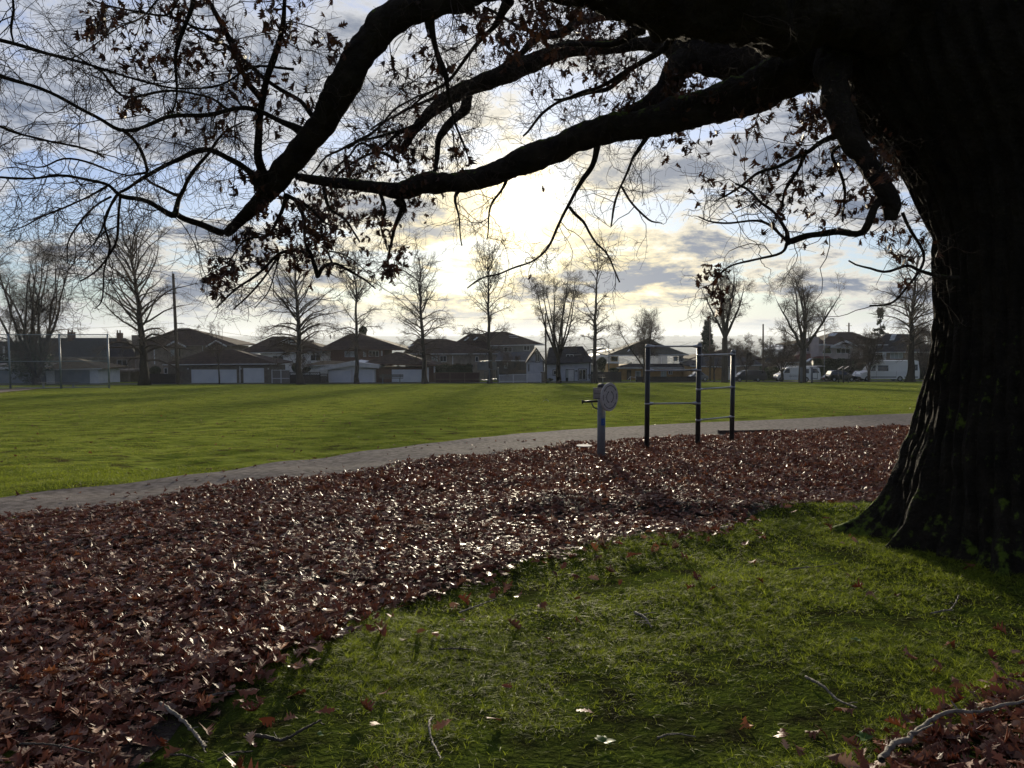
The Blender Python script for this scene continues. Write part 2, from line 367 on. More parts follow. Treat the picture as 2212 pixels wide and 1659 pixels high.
# trunk: rings with root flares
rows = [(1260, 2240, 1.25), (1206, 2240, 1.14), (1160, 2240, 1.07), (1110, 2240, 1.01), (1050, 2240, .97), (980, 2240, .93), (920, 2240, .88), (850, 2240, .81), (780, 2240, .76), (700, 2240, .73), (600, 2240, .73),
        (500, 2240, .755), (400, 2232, .85), (330, 2216, .95), (260, 2195, 1.09), (200, 2170, 1.15), (120, 2150, 1.2), (20, 2150, 1.2), (-120, 2200, 1.0), (-400, 2260, .8), (-900, 2330, .6), (-1600, 2380, .45), (-2600, 2380, .2)]
K = 340; zs = []; cxs = []; rs = []
for py, px, r in rows:
    p = at(px, py, 6.6); zs.append(p.z); cxs.append(p.x); rs.append(r)
zz = np.concatenate([np.linspace(zs[0], 2.0, 110), np.linspace(2.03, zs[16], 60), np.linspace(zs[16] + .1, zs[-1], 70)])
cxx = np.interp(zz, zs, cxs); rr = np.interp(zz, zs, rs); base_z = gzf(cxs[0], 6.6) - .17
th = np.linspace(0, 2 * np.pi, K, endpoint=False)
lobes = [(R(146), .48, .17, .50), (R(126), .34, .11, .28), (R(182), .24, .12, .38), (R(225), .26, .13, .33), (R(262), .42, .2, .3), (R(305), .4, .2, .3), (R(350), .4, .25, .3), (R(35), .4, .25, .3), (R(85), .45, .25, .3), (R(110), .30, .16, .3)]
Vt = []
for z, cx, r in zip(zz, cxx, rr):
    hh = max(0, z - base_z); rad = np.full(K, r)
    for a, amp, w, fall in lobes:
        da = np.abs((th - a + np.pi) % (2 * np.pi) - np.pi)
        rad += amp * np.exp(-(da / w) ** 2 * (1 + .6 * min(hh, 2))) * math.exp(-hh / fall)
        rad += amp * .55 * np.exp(-(da / (w * .8)) ** 2) * math.exp(-hh / .09)
        rad += .025 * np.exp(-(da / (w * 1.3)) ** 2) * math.exp(-hh / 2.5)
    X = cx + rad * np.cos(th); Y = 6.6 + rad * np.sin(th)
    ridge = np.sin(th * 46 + 2.5 * np.sin(z * 1.7 + th * 3) + 3 * np.sin(z * .6)) * .022 + np.sin(th * 83 + 4 * np.sin(z * 2.6 + th * 5)) * .012
    nb = np.array([mnoise.noise(Vector((math.cos(t) * 3.1, math.sin(t) * 3.1, z * 2.1))) + .5 * mnoise.noise(Vector((math.cos(t) * 9, math.sin(t) * 9, z * 6))) for t in th]) * (.045 + .05 * math.exp(-hh / .5))
    k = 1 + (ridge + nb) / rad
    Vt.append(np.stack([cx + (X - cx) * k, 6.6 + (Y - 6.6) * k, np.full(K, z)], -1))
Vt = np.array(Vt); n = len(zz); I = np.arange(n * K).reshape(n, K)
Q = np.stack([I[:-1], np.roll(I[:-1], -1, 1), np.roll(I[1:], -1, 1), I[1:]], -1).reshape(-1, 4)
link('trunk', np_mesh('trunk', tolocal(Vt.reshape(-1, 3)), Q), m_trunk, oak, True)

def c1(x, y): return (x * .5, y * .5)
def P3(pts):
    out = []
    for a in pts:
        p = at(a[0], a[1], a[2]); out.append((p.x, p.y, p.z, a[3] * a[2] / F))
    return out
def L1(pts, d0, d1):                      # crop units of the upper left quarter, depth interpolated
    n = len(pts); return P3([(x * .5, y * .5, d0 + (d1 - d0) * i / (n - 1), r * .5) for i, (x, y, r) in enumerate(pts)])
def L2(pts, d0, d1):
    n = len(pts); return P3([(1106 + x * .5, y * .5, d0 + (d1 - d0) * i / (n - 1), r * .5) for i, (x, y, r) in enumerate(pts)])
LIMBS = [
 P3([(2150, 60, 6.6, 200), (1950, -10, 6.2, 125), (1700, -28, 5.9, 118), (1580, -30, 5.7, 108), (1450, -35, 5.5, 97), (1340, -45, 5.4, 80), (1250, -50, 5.3, 55), (1100, -52, 5.2, 40), (980, -12, 5.2, 36), (870, 25, 5.2, 34), (800, 90, 5.3, 33), (745, 180, 5.4, 31), (700, 260, 5.6, 28), (650, 325, 5.8, 25), (600, 385, 6.0, 23), (565, 430, 6.1, 16), (525, 470, 6.2, 12), (489, 504, 6.3, 9)]),
 P3([(2080, 110, 6.7, 130), (1880, 110, 6.7, 80), (1771, 130, 6.7, 56), (1660, 178, 6.8, 46), (1580, 215, 6.9, 40), (1490, 242, 7, 36), (1406, 265, 7.1, 33), (1330, 275, 7.2, 31), (1280, 287, 7.3, 28), (1190, 325, 7.4, 27), (1106, 358, 7.5, 24), (1050, 380, 7.6, 21), (1000, 392, 7.7, 20), (925, 396, 7.8, 21), (880, 410, 7.9, 21), (852, 412, 7.9, 17), (810, 405, 7.9, 13), (760, 398, 7.9, 12), (700, 392, 7.8, 11), (640, 380, 7.6, 9)]),
 P3([(2000, 60, 7.0, 110), (1800, 110, 7.2, 60), (1680, 130, 7.4, 42), (1590, 132, 7.5, 42), (1500, 112, 7.6, 36), (1430, 95, 7.8, 20), (1356, 97, 8, 14), (1250, 105, 8.2, 16), (1180, 122, 8.3, 18), (1106, 152, 8.4, 20), (1025, 185, 8.5, 18), (950, 225, 8.6, 14), (905, 270, 8.7, 10), (865, 330, 8.8, 7)]),
 P3([(1510, 110, 7.6, 34), (1464, 150, 7.6, 28), (1442, 190, 7.7, 24), (1405, 222, 7.7, 19), (1360, 245, 7.7, 13), (1320, 262, 7.5, 9)]),
 P3([(1800, 120, 6.4, 40), (1800, 180, 6.2, 31), (1815, 240, 6.1, 28), (1838, 300, 6, 24), (1872, 350, 6, 22), (1908, 400, 5.9, 20), (1925, 440, 5.9, 18), (1922, 474, 5.9, 12)]),
]
BR = [
 # right side
 P3([(1912, 425, 5.9, 12), (1890, 455, 5.9, 8), (1875, 485, 5.9, 8), (1850, 503, 6, 7), (1800, 499, 6.1, 6), (1750, 512, 6.2, 6), (1705, 527, 6.3, 7), (1700, 500, 6.3, 4), (1680, 465, 6.4, 3.5), (1640, 430, 6.5, 3), (1590, 395, 6.6, 2)]),
 P3([(1820, 290, 6.1, 9), (1775, 302, 6.2, 5.5), (1745, 322, 6.3, 4.5), (1690, 350, 6.5, 3.5), (1640, 375, 6.7, 3), (1590, 410, 6.9, 2.5), (1540, 435, 7, 1.5)]),
 P3([(1742, 325, 6.3, 4.5), (1725, 360, 6.4, 3.5), (1700, 410, 6.5, 3), (1690, 455, 6.6, 2)]),
 P3([(1835, 300, 6, 5), (1800, 340, 6.2, 3.5), (1820, 410, 6.3, 3), (1822, 480, 6.3, 2)]),
 P3([(2070, 602, 6.2, 6), (2026, 595, 6.2, 4.5), (1985, 585, 6.2, 3.8), (1956, 576, 6.2, 3.2), (1905, 590, 6.3, 2.6), (1830, 560, 6.5, 1.6)]),
 P3([(2060, 540, 6.8, 5), (1990, 470, 6.9, 3.5), (1960, 400, 7, 3), (1920, 330, 7.1, 3), (1880, 290, 7.2, 2)]),
 P3([(1700, 525, 6.3, 4), (1690, 545, 6.3, 3), (1640, 560, 6.4, 2.5), (1580, 575, 6.5, 2), (1545, 600, 6.6, 2), (1535, 640, 6.6, 1.5)]),
 P3([(1706, 527, 6.3, 4), (1650, 480, 6.5, 2.5), (1570, 485, 6.7, 2), (1510, 465, 6.8, 1.5)]),
 P3([(1840, 200, 6.6, 10), (1850, 260, 6.7, 7), (1890, 300, 6.8, 5), (1930, 330, 6.9, 4), (1960, 350, 7, 3)]),
 P3([(1950, 460, 6.2, 4), (1990, 560, 6.3, 3), (1940, 640, 6.4, 2.5), (1880, 660, 6.5, 2)]),
 # hanging in the middle
 P3([(1293, 300, 7.3, 8), (1283, 340, 7.3, 6.5), (1265, 372, 7.3, 5.5), (1248, 405, 7.3, 4.8), (1225, 450, 7.3, 3.6), (1190, 520, 7.3, 2.8), (1150, 562, 7.3, 2.2), (1106, 580, 7.3, 2), (1050, 600, 7.4, 2), (1005, 625, 7.4, 1.5)]),
 P3([(1400, 290, 7.1, 7), (1385, 325, 7.1, 4.5), (1368, 350, 7.1, 3.4), (1342, 402, 7.1, 2.6), (1325, 450, 7.2, 2.5), (1318, 490, 7.2, 1.5)]),
 P3([(1342, 402, 7.1, 3), (1368, 445, 7.1, 2.5), (1400, 475, 7.1, 2), (1430, 480, 7.1, 1.2)]),
 P3([(1231, 448, 7.3, 4), (1261, 490, 7.2, 3), (1285, 520, 7.2, 2.5), (1310, 550, 7.2, 2), (1341, 612, 7.2, 1.5)]),
 P3([(1000, 395, 7.7, 6), (985, 440, 7.7, 3), (990, 480, 7.7, 2), (1000, 530, 7.7, 1.5)]),
 P3([(1100, 360, 7.5, 5), (1085, 410, 7.5, 3), (1060, 450, 7.5, 2), (1050, 520, 7.5, 1.5)]),
 P3([(860, 430, 7.9, 14), (866, 455, 7.9, 8), (850, 500, 7.9, 4), (840, 560, 7.9, 2.5), (850, 605, 7.9, 1.5)]),
 P3([(1010, 205, 8.5, 13), (1004, 228, 8.5, 12), (988, 250, 8.5, 10), (965, 280, 8.5, 9), (948, 305, 8.5, 7), (938, 340, 8.5, 6), (935, 370, 8.5, 4)]),
 P3([(1440, 60, 8, 14), (1300, 35, 8.2, 10), (1200, 75, 8.4, 9), (1120, 115, 8.5, 7), (1050, 165, 8.6, 5), (960, 205, 8.7, 4), (880, 235, 8.8, 3), (800, 280, 9, 2)]),
 P3([(930, 30, 5.2, 8), (935, 90, 5.3, 6), (955, 150, 5.4, 6), (965, 195, 5.5, 4), (985, 260, 5.6, 3), (1010, 330, 5.8, 2)]),
 P3([(1100, 0, 5.2, 12), (1060, 60, 5.4, 6), (1010, 120, 5.6, 4), (960, 180, 5.8, 3), (890, 230, 6, 2)]),
 P3([(1480, 40, 6.5, 14), (1420, 110, 6.8, 8), (1350, 160, 7, 5), (1280, 190, 7.2, 4), (1200, 220, 7.5, 2.5)]),
 P3([(1390, 60, 6, 14), (1300, 90, 6.2, 6), (1220, 100, 6.5, 5), (1120, 60, 6.9, 4), (1050, 20, 7, 3)]),
 P3([(1350, 165, 7.5, 6), (1310, 190, 7.5, 5), (1250, 205, 7.6, 4), (1180, 240, 7.8, 3), (1130, 290, 8, 2)]),
 # left side, from the bent end of the overhead limb
 L1([(1130, 820, 28), (1120, 700, 19), (1130, 550, 15), (1150, 420, 14), (1175, 250, 13), (1210, 100, 10), (1240, -40, 8)], 6.0, 5.2),
 L1([(1130, 430, 14), (1090, 360, 11), (1040, 270, 12), (1000, 200, 12), (960, 120, 11), (900, 20, 10), (860, -60, 9)], 5.8, 5.2),
 L1([(1360, 510, 14), (1300, 450, 9), (1200, 390, 9), (1100, 300, 8), (1000, 210, 7), (900, 160, 5), (780, 100, 4)], 5.7, 5.5),
 L1([(1310, 570, 22), (1250, 520, 13), (1100, 480, 10), (980, 475, 9), (800, 495, 9), (660, 535, 8), (530, 558, 8), (400, 495, 7), (250, 430, 7), (100, 372, 8), (-40, 325, 8)], 5.8, 4.8),
 L1([(980, 472, 7), (920, 425, 5), (800, 405, 5), (650, 402, 6), (520, 400, 6), (440, 320, 5), (370, 280, 4), (300, 230, 3)], 5.8, 5.4),
 L1([(1270, 300, 6), (1100, 295, 5), (900, 380, 4), (660, 365, 4.5), (540, 335, 5), (420, 295, 6), (250, 245, 7), (100, 210, 8), (-40, 170, 8)], 5.6, 4.8),
 L1([(1120, 800, 20), (1050, 720, 13), (980, 682, 11), (890, 655, 11), (780, 690, 9), (640, 750, 9), (560, 810, 7), (500, 850, 6), (450, 960, 5), (400, 1060, 3)], 6.0, 5.7),
 L1([(625, 755, 7), (640, 790, 6), (700, 820, 6), (785, 838, 8), (830, 770, 8), (900, 680, 7), (960, 600, 5), (1060, 530, 3)], 6.0, 6.1),
 L1([(785, 838, 9), (765, 880, 12), (745, 915, 13), (640, 870, 9), (540, 840, 9), (470, 790, 7), (330, 775, 6), (150, 768, 5), (-40, 763, 5)], 6.1, 5.2),
 L1([(745, 912, 13), (800, 940, 15), (900, 982, 15), (975, 1010, 16)], 6.1, 6.3),
 L1([(530, 560, 8), (580, 610, 7), (610, 680, 7), (630, 745, 7)], 5.6, 6.0),
 L1([(450, 680, 5), (380, 640, 5), (250, 610, 4), (100, 580, 5), (-40, 535, 6)], 5.8, 4.9),
 L1([(640, 745, 7), (560, 760, 4), (480, 745, 4), (380, 710, 5), (280, 690, 4), (180, 720, 3), (60, 700, 2)], 6, 5.6),
 L1([(520, 840, 6), (515, 920, 6), (490, 1050, 5), (440, 1150, 4), (350, 1220, 3)], 5.8, 6.0),
 L1([(510, 840, 5), (450, 960, 5), (465, 1070, 4), (445, 1180, 3), (430, 1290, 3), (400, 1330, 2)], 5.8, 6.0),
 L1([(480, 850, 5), (400, 900, 4), (340, 960, 4), (290, 1040, 3), (300, 1140, 2)], 5.8, 6.0),
 L1([(470, 800, 5), (380, 850, 4), (250, 900, 4), (130, 960, 3), (20, 1000, 2)], 5.6, 5.4),
 L1([(835, -30, 11), (820, 30, 10), (790, 130, 9), (775, 220, 8), (768, 330, 6), (760, 420, 5), (745, 500, 3)], 5.2, 5.4),
 L1([(50, -40, 5), (45, 60, 6), (40, 130, 5), (50, 180, 4)], 4.6, 4.7),
 L1([(780, -30, 6), (720, 60, 5), (600, 40, 4), (480, 20, 4), (380, -20, 3)], 5.2, 5.3),
 L1([(700, -20, 5), (620, 60, 4), (500, 130, 3), (400, 190, 3), (250, 260, 2)], 5.1, 5.3),
 L1([(960, 130, 6), (860, 120, 5), (700, 70, 4), (560, 60, 3), (420, 100, 2)], 5.4, 5.4),
 L1([(1280, 860, 14), (1310, 950, 8), (1320, 1050, 6), (1345, 1110, 9), (1372, 1195, 9)], 6.2, 6.6),
 L1([(1345, 1112, 8), (1290, 1090, 7), (1210, 1100, 7), (1130, 1160, 6), (1060, 1220, 5), (980, 1290, 4), (930, 1330, 3)], 6.6, 6.5),
 L1([(1210, 1100, 6), (1150, 1180, 5), (1060, 1290, 4), (1010, 1340, 3)], 6.6, 6.6),
 L1([(1372, 1195, 9), (1395, 1160, 8), (1440, 1148, 7), (1500, 1172, 6), (1570, 1205, 4), (1620, 1250, 2.5)], 6.6, 6.7),
 L1([(1440, 1150, 5), (1420, 1100, 4), (1500, 1120, 3), (1600, 1180, 2)], 6.6, 6.8),
 L1([(1210, 1100, 5), (1190, 1170, 3), (1160, 1260, 3), (1100, 1330, 2)], 6.6, 6.6),
 L1([(1830, 40, 9), (1850, 120, 8), (1880, 200, 8), (1900, 270, 7), (1925, 330, 8)], 7.5, 8.4),
 L1([(1500, 640, 8), (1600, 570, 6), (1670, 500, 5), (1760, 450, 4), (1850, 400, 3)], 8.2, 8.6),
 L1([(1720, 700, 8), (1640, 640, 6), (1560, 620, 5), (1480, 700, 4), (1420, 760, 3)], 8.6, 8.8),
 L1([(1800, 540, 9), (1700, 600, 7), (1600, 660, 6), (1500, 720, 5), (1430, 800, 4)], 8.5, 8.9),
 L1([(1900, 480, 9), (1750, 560, 6), (1600, 600, 6), (1480, 640, 5), (1400, 700, 4), (1330, 760, 3)], 8.4, 8.7),
 L1([(1240, 840, 14), (1200, 920, 7), (1150, 1000, 5), (1060, 1040, 4), (980, 1130, 3)], 6.0, 6.2),
 L1([(1400, 810, 10), (1430, 900, 6), (1500, 960, 5), (1560, 1050, 4)], 7.6, 7.6),
 L1([(1640, 820, 10), (1660, 900, 6), (1640, 980, 4), (1680, 1080, 3)], 7.8, 7.8),
 L1([(1250, 850, 10), (1350, 900, 6), (1420, 960, 4), (1490, 1000, 3)], 6.0, 6.1),
]
def limb_mesh(pts, k=14, per=.05, rough_=1.0):
    pts = np.array(pts); Ls = np.linalg.norm(np.diff(pts[:, :3], axis=0), axis=1).sum(); n = max(8, int(Ls / per))
    C = catmull(pts, n); P = C[None, :, :3]; Rr = np.maximum(C[None, :, 3], .002)
    V, Q = tubes_np(P, Rr, k)
    V = V.reshape(n, k, 3)
    for i in range(n):
        r = Rr[0, i]
        for j in range(k):
            v = V[i, j]; f = mnoise.noise(Vector(v * 6)) * .16 + mnoise.noise(Vector(v * 2.3)) * .14 + mnoise.noise(Vector(v * 18)) * .08
            V[i, j] = P[0, i] + (v - P[0, i]) * (1 + f * rough_)
    V = V.reshape(-1, 3)
    return V, Q
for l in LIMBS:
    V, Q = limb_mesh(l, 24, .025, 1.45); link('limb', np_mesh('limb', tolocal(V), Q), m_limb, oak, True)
def wiggle(l):
    out = []; a = np.array(l)
    C = catmull(a, len(a) * 4)
    for i, c in enumerate(C):
        w = min(.035, .6 * c[3] + .012) * min(1, i / 4); out.append((c[0] + w * mnoise.noise(Vector(c[:3] * 3.1)) * 2, c[1] + w * mnoise.noise(Vector(c[:3] * 3.3 + 7)) * 2, c[2] + w * mnoise.noise(Vector(c[:3] * 3.7 + 19)) * 2, c[3] * (1 + .18 * mnoise.noise(Vector(c[:3] * 9)))))
    return out
BR = [wiggle(l) for l in BR]
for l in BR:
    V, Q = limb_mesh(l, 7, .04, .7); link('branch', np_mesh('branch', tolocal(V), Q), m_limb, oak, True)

# twigs, three generations along every limb and branch
NS = 40
def resample(l):
    C = catmull(np.array(l), 160); s = np.concatenate([[0], np.cumsum(np.linalg.norm(np.diff(C[:, :3], axis=0), axis=1))]); t = np.linspace(0, s[-1], NS)
    return np.stack([np.interp(t, s, C[:, k]) for k in range(4)], -1), s[-1]
PP = []; LL = []
for l in BR: a, b = resample(l); PP.append(a); LL.append(b * 1.0)
nb = len(PP)
for l in LIMBS:
    a, b = resample(l); PP.append(a); LL.append(b * 1.0)
PP = np.array(PP); LL = np.array(LL); P0 = PP[:, :, :3]; R0 = PP[:, :, 3]
g1, r1 = grow(P0, R0, np.maximum(3, (LL * 10.5).astype(int)), 9, (35, 85), (.30, 1.0), .0046, .0017, droop=.28, wob=.62, t0=.12, lenfall=.35, rfrac=.55)
# keep the open sky around the sun and keep twigs out of the view's lower half
def keepmask(P, hotp=1.0):
    px, py = proj(P[:, -1])
    m = (py < 700) | (rng.random(len(P)) < .15)
    hot = (px > 890) & (px < 1540) & (py > 430)
    m &= ~hot | (rng.random(len(P)) < hotp)
    m &= ~((px > 1420) & (px < 1640) & (py > 440) & (py < 560)) | (rng.random(len(P)) < .3)
    m &= ~((px < 2000) & (py > 540) & (px > 1560)) | (rng.random(len(P)) < .35)
    m &= ~((px > 560) & (px < 890) & (py > 600)) | (rng.random(len(P)) < .4)
    m &= P[:, -1, 1] > 3.0
    return m
k = keepmask(g1, .75); g1, r1 = g1[k], r1[k]
g2, r2 = grow(g1, r1, 6, 7, (30, 75), (.14, .50), .0030, .0014, droop=.10, wob=.68, t0=.1, rfrac=.75, up=.05)
k = keepmask(g2); g2, r2 = g2[k], r2[k]
g3, r3 = grow(g2, r2, 3, 5, (30, 70), (.06, .24), .0021, .0011, droop=-.15, wob=.65, t0=.15, rfrac=.85)
print('oak twigs', len(g1), len(g2), len(g3))
V, Q = merge_np([tubes_np(g1, r1, 4), tubes_np(g2, r2, 3), tubes_np(g3, r3, 3)])
o = link('twigs', np_mesh('twigs', tolocal(V), Q), m_twig, oak)

# withered leaves: lobed, curled
ST = np.array([0, .12, .24, .34, .46, .58, .70, .80, .9, 1.0]); WD = np.array([.015, .07, .30, .12, .42, .15, .36, .13, .17, 0.0]); FW = np.array([0, 0, .07, 0, .09, 0, .09, 0, .06, 0])
def leaf_mesh(pos, ax, nrm, size, rg, lite=False, curl=1.0):
    """pos (N,3) stem point, ax (N,3) midrib, nrm (N,3)"""
    st, wd, fw = (ST, WD, FW) if not lite else (np.array([0, .25, .42, .55, .75, 1.]), np.array([.03, .28, .10, .42, .2, 0.]), np.array([0, .05, 0, .08, .03, 0]))
    N_ = len(pos); m = len(st); sd = unit(np.cross(ax, nrm)); nrm = unit(np.cross(sd, ax))
    cs = rg.normal(0, .30, N_)[:, None] * curl; cw = rg.normal(.25, .55, N_)[:, None] * curl; tw = rg.normal(0, .5, N_)[:, None] * curl
    jit = 1 + rg.normal(0, .22, (N_, m)); Wl = wd[None] * jit; Wr = wd[None] * (1 + rg.normal(0, .22, (N_, m)))
    V = np.empty((N_, m, 3, 3))
    for q, (W, sg) in enumerate(((Wl, -1), (np.zeros((N_, m)), 0), (Wr, 1))):
        s = st[None] + fw[None] * abs(sg); w = W * sg * .8
        zc = cs * 4 * (s - .5) ** 2 * .5 + cw * 2.2 * (np.abs(w)) ** 1.3 + tw * w * (s - .4)
        p = pos[:, None] + size[:, None, None] * (ax[:, None] * s[..., None] + sd[:, None] * w[..., None] + nrm[:, None] * zc[..., None])
        V[:, :, q] = p
    idx = np.arange(N_ * m * 3).reshape(N_, m, 3)
    a = np.stack([idx[:, :-1, 0], idx[:, :-1, 1], idx[:, 1:, 1], idx[:, 1:, 0]], -1).reshape(-1, 4)
    b = np.stack([idx[:, :-1, 1], idx[:, :-1, 2], idx[:, 1:, 2], idx[:, 1:, 1]], -1).reshape(-1, 4)
    return V.reshape(-1, 3), np.concatenate([a, b])
# where the leaves still hang: (px, py, radius, weight)
BL = [(620, 470, 75, 1.), (700, 480, 90, .8), (800, 440, 60, .75), (560, 520, 50, .9), (660, 545, 50, .9), (850, 500, 28, .5), (845, 575, 25, .6), (300, 45, 80, .30), (210, 55, 35, .6), (400, 30, 70, .35), (335, 110, 40, .35),
      (590, 30, 60, .9), (640, 15, 45, .9), (470, 80, 45, .9), (520, 160, 50, .3), (560, 210, 60, .3), (410, 120, 50, .25), (400, 240, 40, .12), (290, 220, 25, .9), (480, 250, 60, .15), (740, 90, 50, .7), (770, 20, 50, .7),
      (1100, 70, 60, .9), (1150, 40, 60, .8), (1060, 30, 50, .6), (1250, 130, 90, .35), (1350, 170, 60, .4), (1480, 200, 60, .9), (1540, 260, 70, .6), (1600, 250, 70, .6), (1700, 240, 60, .7), (1460, 310, 40, .35),
      (1650, 330, 60, .35), (1720, 300, 70, .6), (1760, 240, 50, .9), (1800, 400, 80, .35), (1870, 440, 60, .9), (1740, 480, 70, .4), (1960, 520, 60, .5), (1700, 420, 60, .4), (1900, 330, 60, .5), 
      (460, 590, 25, .9), (505, 570, 25, .9), (470, 610, 20, .8), (900, 400, 60, .3), (870, 330, 60, .45), (960, 330, 50, .2), (780, 360, 60, .35), (900, 150, 80, .18), (540, 380, 50, .35), (600, 200, 60, .35), (1430, 250, 50, .4), (1380, 240, 50, .3), (1975, 610, 30, .4), (1500, 380, 40, .25), (1590, 400, 40, .2), (1230, 30, 60, .7), (1300, 60, 60, .6)]
cand = np.concatenate([g2[:, 1:].reshape(-1, 3), g3[:, -2:].reshape(-1, 3), g1[:, 3:].reshape(-1, 3)])
px, py = proj(cand); W = np.full(len(cand), .002)
for bx, by, br, w in BL: W = np.maximum(W, w * np.exp(-(((px - bx) ** 2 + (py - by) ** 2) / br ** 2) ** 1.5))
clump = np.sin(cand[:, 0] * 19 + cand[:, 2] * 5) + np.sin(cand[:, 2] * 23 + cand[:, 1] * 9) + np.sin(cand[:, 0] * 9 - cand[:, 1] * 17)
W = W * np.clip(.35 + .65 * clump, 0.02, 2) * .68
sel = rng.random(len(cand)) < W; pos = cand[sel]
extra = []
for bx, by, br, nn in ((1545, 583, 16, 26), (1552, 637, 18, 32), (1518, 596, 13, 9), (290, 222, 15, 26), (208, 55, 22, 30), (845, 580, 16, 26), (865, 545, 12, 18), (468, 605, 12, 12), (505, 575, 14, 16), (475, 560, 10, 8)):
    for _ in range(nn):
        p = at(bx + random.gauss(0, br * .6), by + random.gauss(0, br * .7), 6.5 + random.uniform(-.15, .15)); extra.append(p[:])
pos = np.concatenate([pos, np.array(extra)])
M = len(pos); print('oak leaves', M)
ax = unit(rng.normal(size=(M, 3)) * .55 + np.array([0, 0, -.9])); nr = unit(rng.normal(size=(M, 3)))
V, Q = leaf_mesh(pos, ax, nr, rng.uniform(.045, .085, M), rng, curl=1.7)
link('leaves', np_mesh('leaves', tolocal(V), Q), m_oakleaf, oak)
# ------------------------------------------------------------------ fallen leaves
lg = np.random.default_rng(21)
m_fallen = mat('fallen_leaf', (.045, .013, .010), (.17, .062, .042), scale=9, rough=.47, spec=.24, island=True, transl=.15, bump=.35, bscale=30)
def leaf_ramp(m):
    nt = m.node_tree; N = nt.nodes; L = nt.links; bs = N['Principled BSDF']; ge = [x for x in N if x.type == 'NEW_GEOMETRY'][0]
    cr = N.new('ShaderNodeValToRGB'); cr.color_ramp.interpolation = 'LINEAR'; els = cr.color_ramp.elements
    cols = [(0, (.038, .011, .006)), (.25, (.085, .022, .011)), (.5, (.13, .042, .020)), (.68, (.07, .032, .017)), (.80, (.16, .075, .05)), (.90, (.24, .15, .10)), (.96, (.26, .09, .03)), (1, (.10, .022, .012))]
    els[0].position, els[0].color = cols[0][0], (*cols[0][1], 1); els[1].position, els[1].color = 1, (*cols[-1][1], 1)
    for p, c in cols[1:-1]: e = els.new(p); e.color = (*c, 1)
    [setattr(e, 'color', tuple(min(1, c * 1.65) for c in e.color[:3]) + (1,)) for e in els]; L.new(ge.outputs['Random Per Island'], cr.inputs[0])
    old = bs.inputs['Base Color'].links[0].from_socket; mx = N.new('ShaderNodeMix'); mx.data_type = 'RGBA'; mx.inputs[0].default_value = .8
    L.new(old, mx.inputs[6]); L.new(cr.outputs[0], mx.inputs[7]); L.new(mx.outputs[2], bs.inputs['Base Color'])
    for t in N:
        if t.type == 'BSDF_TRANSLUCENT': L.new(mx.outputs[2], t.inputs['Color'])
    # some leaves are wet, most are not
    mm = N.new('ShaderNodeMath'); mm.operation = 'MULTIPLY'; mm.inputs[1].default_value = 17.3; L.new(ge.outputs['Random Per Island'], mm.inputs[0])
    fr = N.new('ShaderNodeMath'); fr.operation = 'FRACT'; L.new(mm.outputs[0], fr.inputs[0]); mr = N.new('ShaderNodeMapRange'); mr.inputs[3].default_value = .40; mr.inputs[4].default_value = .78; L.new(fr.outputs[0], mr.inputs[0]); L.new(mr.outputs[0], bs.inputs['Roughness'])
leaf_ramp(m_fallen)
def sample_ground(n, x0, x1, y0, y1, power=0.0):
    x = lg.uniform(x0, x1, n); y = lg.uniform(y0, y1, n); return x, y
def in_view(x, y, margin=120):
    z = gz(x, y); px, py = proj(np.stack([x, y, z], -1)); return (px > -margin) & (px < 2212 + margin) & (py < 1659 + margin) & (y > .8)
def clump_n(x, y): return (np.sin(x * 3.1 + 1.3 * y) + np.sin(2.3 * y - 1.7 * x + 1) + np.sin(5.1 * x - 2.2 * y) * .6 + np.sin(6.3 * y + 3.3 * x) * .5) / 3.1
parts = []
def scatter_leaves(dens, y0, y1, lite, smin, smax, test, tilt=.42, lift=.03, xr=None, curl=1.0):
    xm = y1 * .72 + .6; xl, xh = (-xm, xm) if xr is None else xr
    n = int(dens * (xh - xl) * (y1 - y0)); x, y = sample_ground(n, xl, xh, y0, y1)
    k = in_view(x, y); x, y = x[k], y[k]; k = test(x, y); x, y = x[k], y[k]
    n = len(x); z = gz(x, y) + lg.random(n) * lift + .012 + np.clip(clump_n(x, y), 0, 1) * .03
    yaw = lg.uniform(0, 2 * np.pi, n); nr = unit(lg.normal(size=(n, 3)) * tilt * np.array([1, 1, .3]) + np.array([0, 0, 1]))
    ax = np.stack([np.cos(yaw), np.sin(yaw), np.zeros(n)], -1); ax = unit(ax - nr * (ax * nr).sum(1, keepdims=True))
    sz = lg.uniform(smin, smax, n); pos = np.stack([x, y, z], -1) - ax * sz[:, None] * .5
    parts.append(leaf_mesh(pos, ax, nr, sz, lg, lite, curl)); return n
def bed(x, y):
    wx = x + lg.normal(0, .10, len(x)) + .12 * np.sin(y * 3 + x); wy = y + lg.normal(0, .10, len(x)) + .12 * np.sin(x * 4)
    return inside(wx, wy, BED)
def corner(x, y): return inside(x + lg.normal(0, .05, len(x)), y + lg.normal(0, .05, len(x)), CORNER)
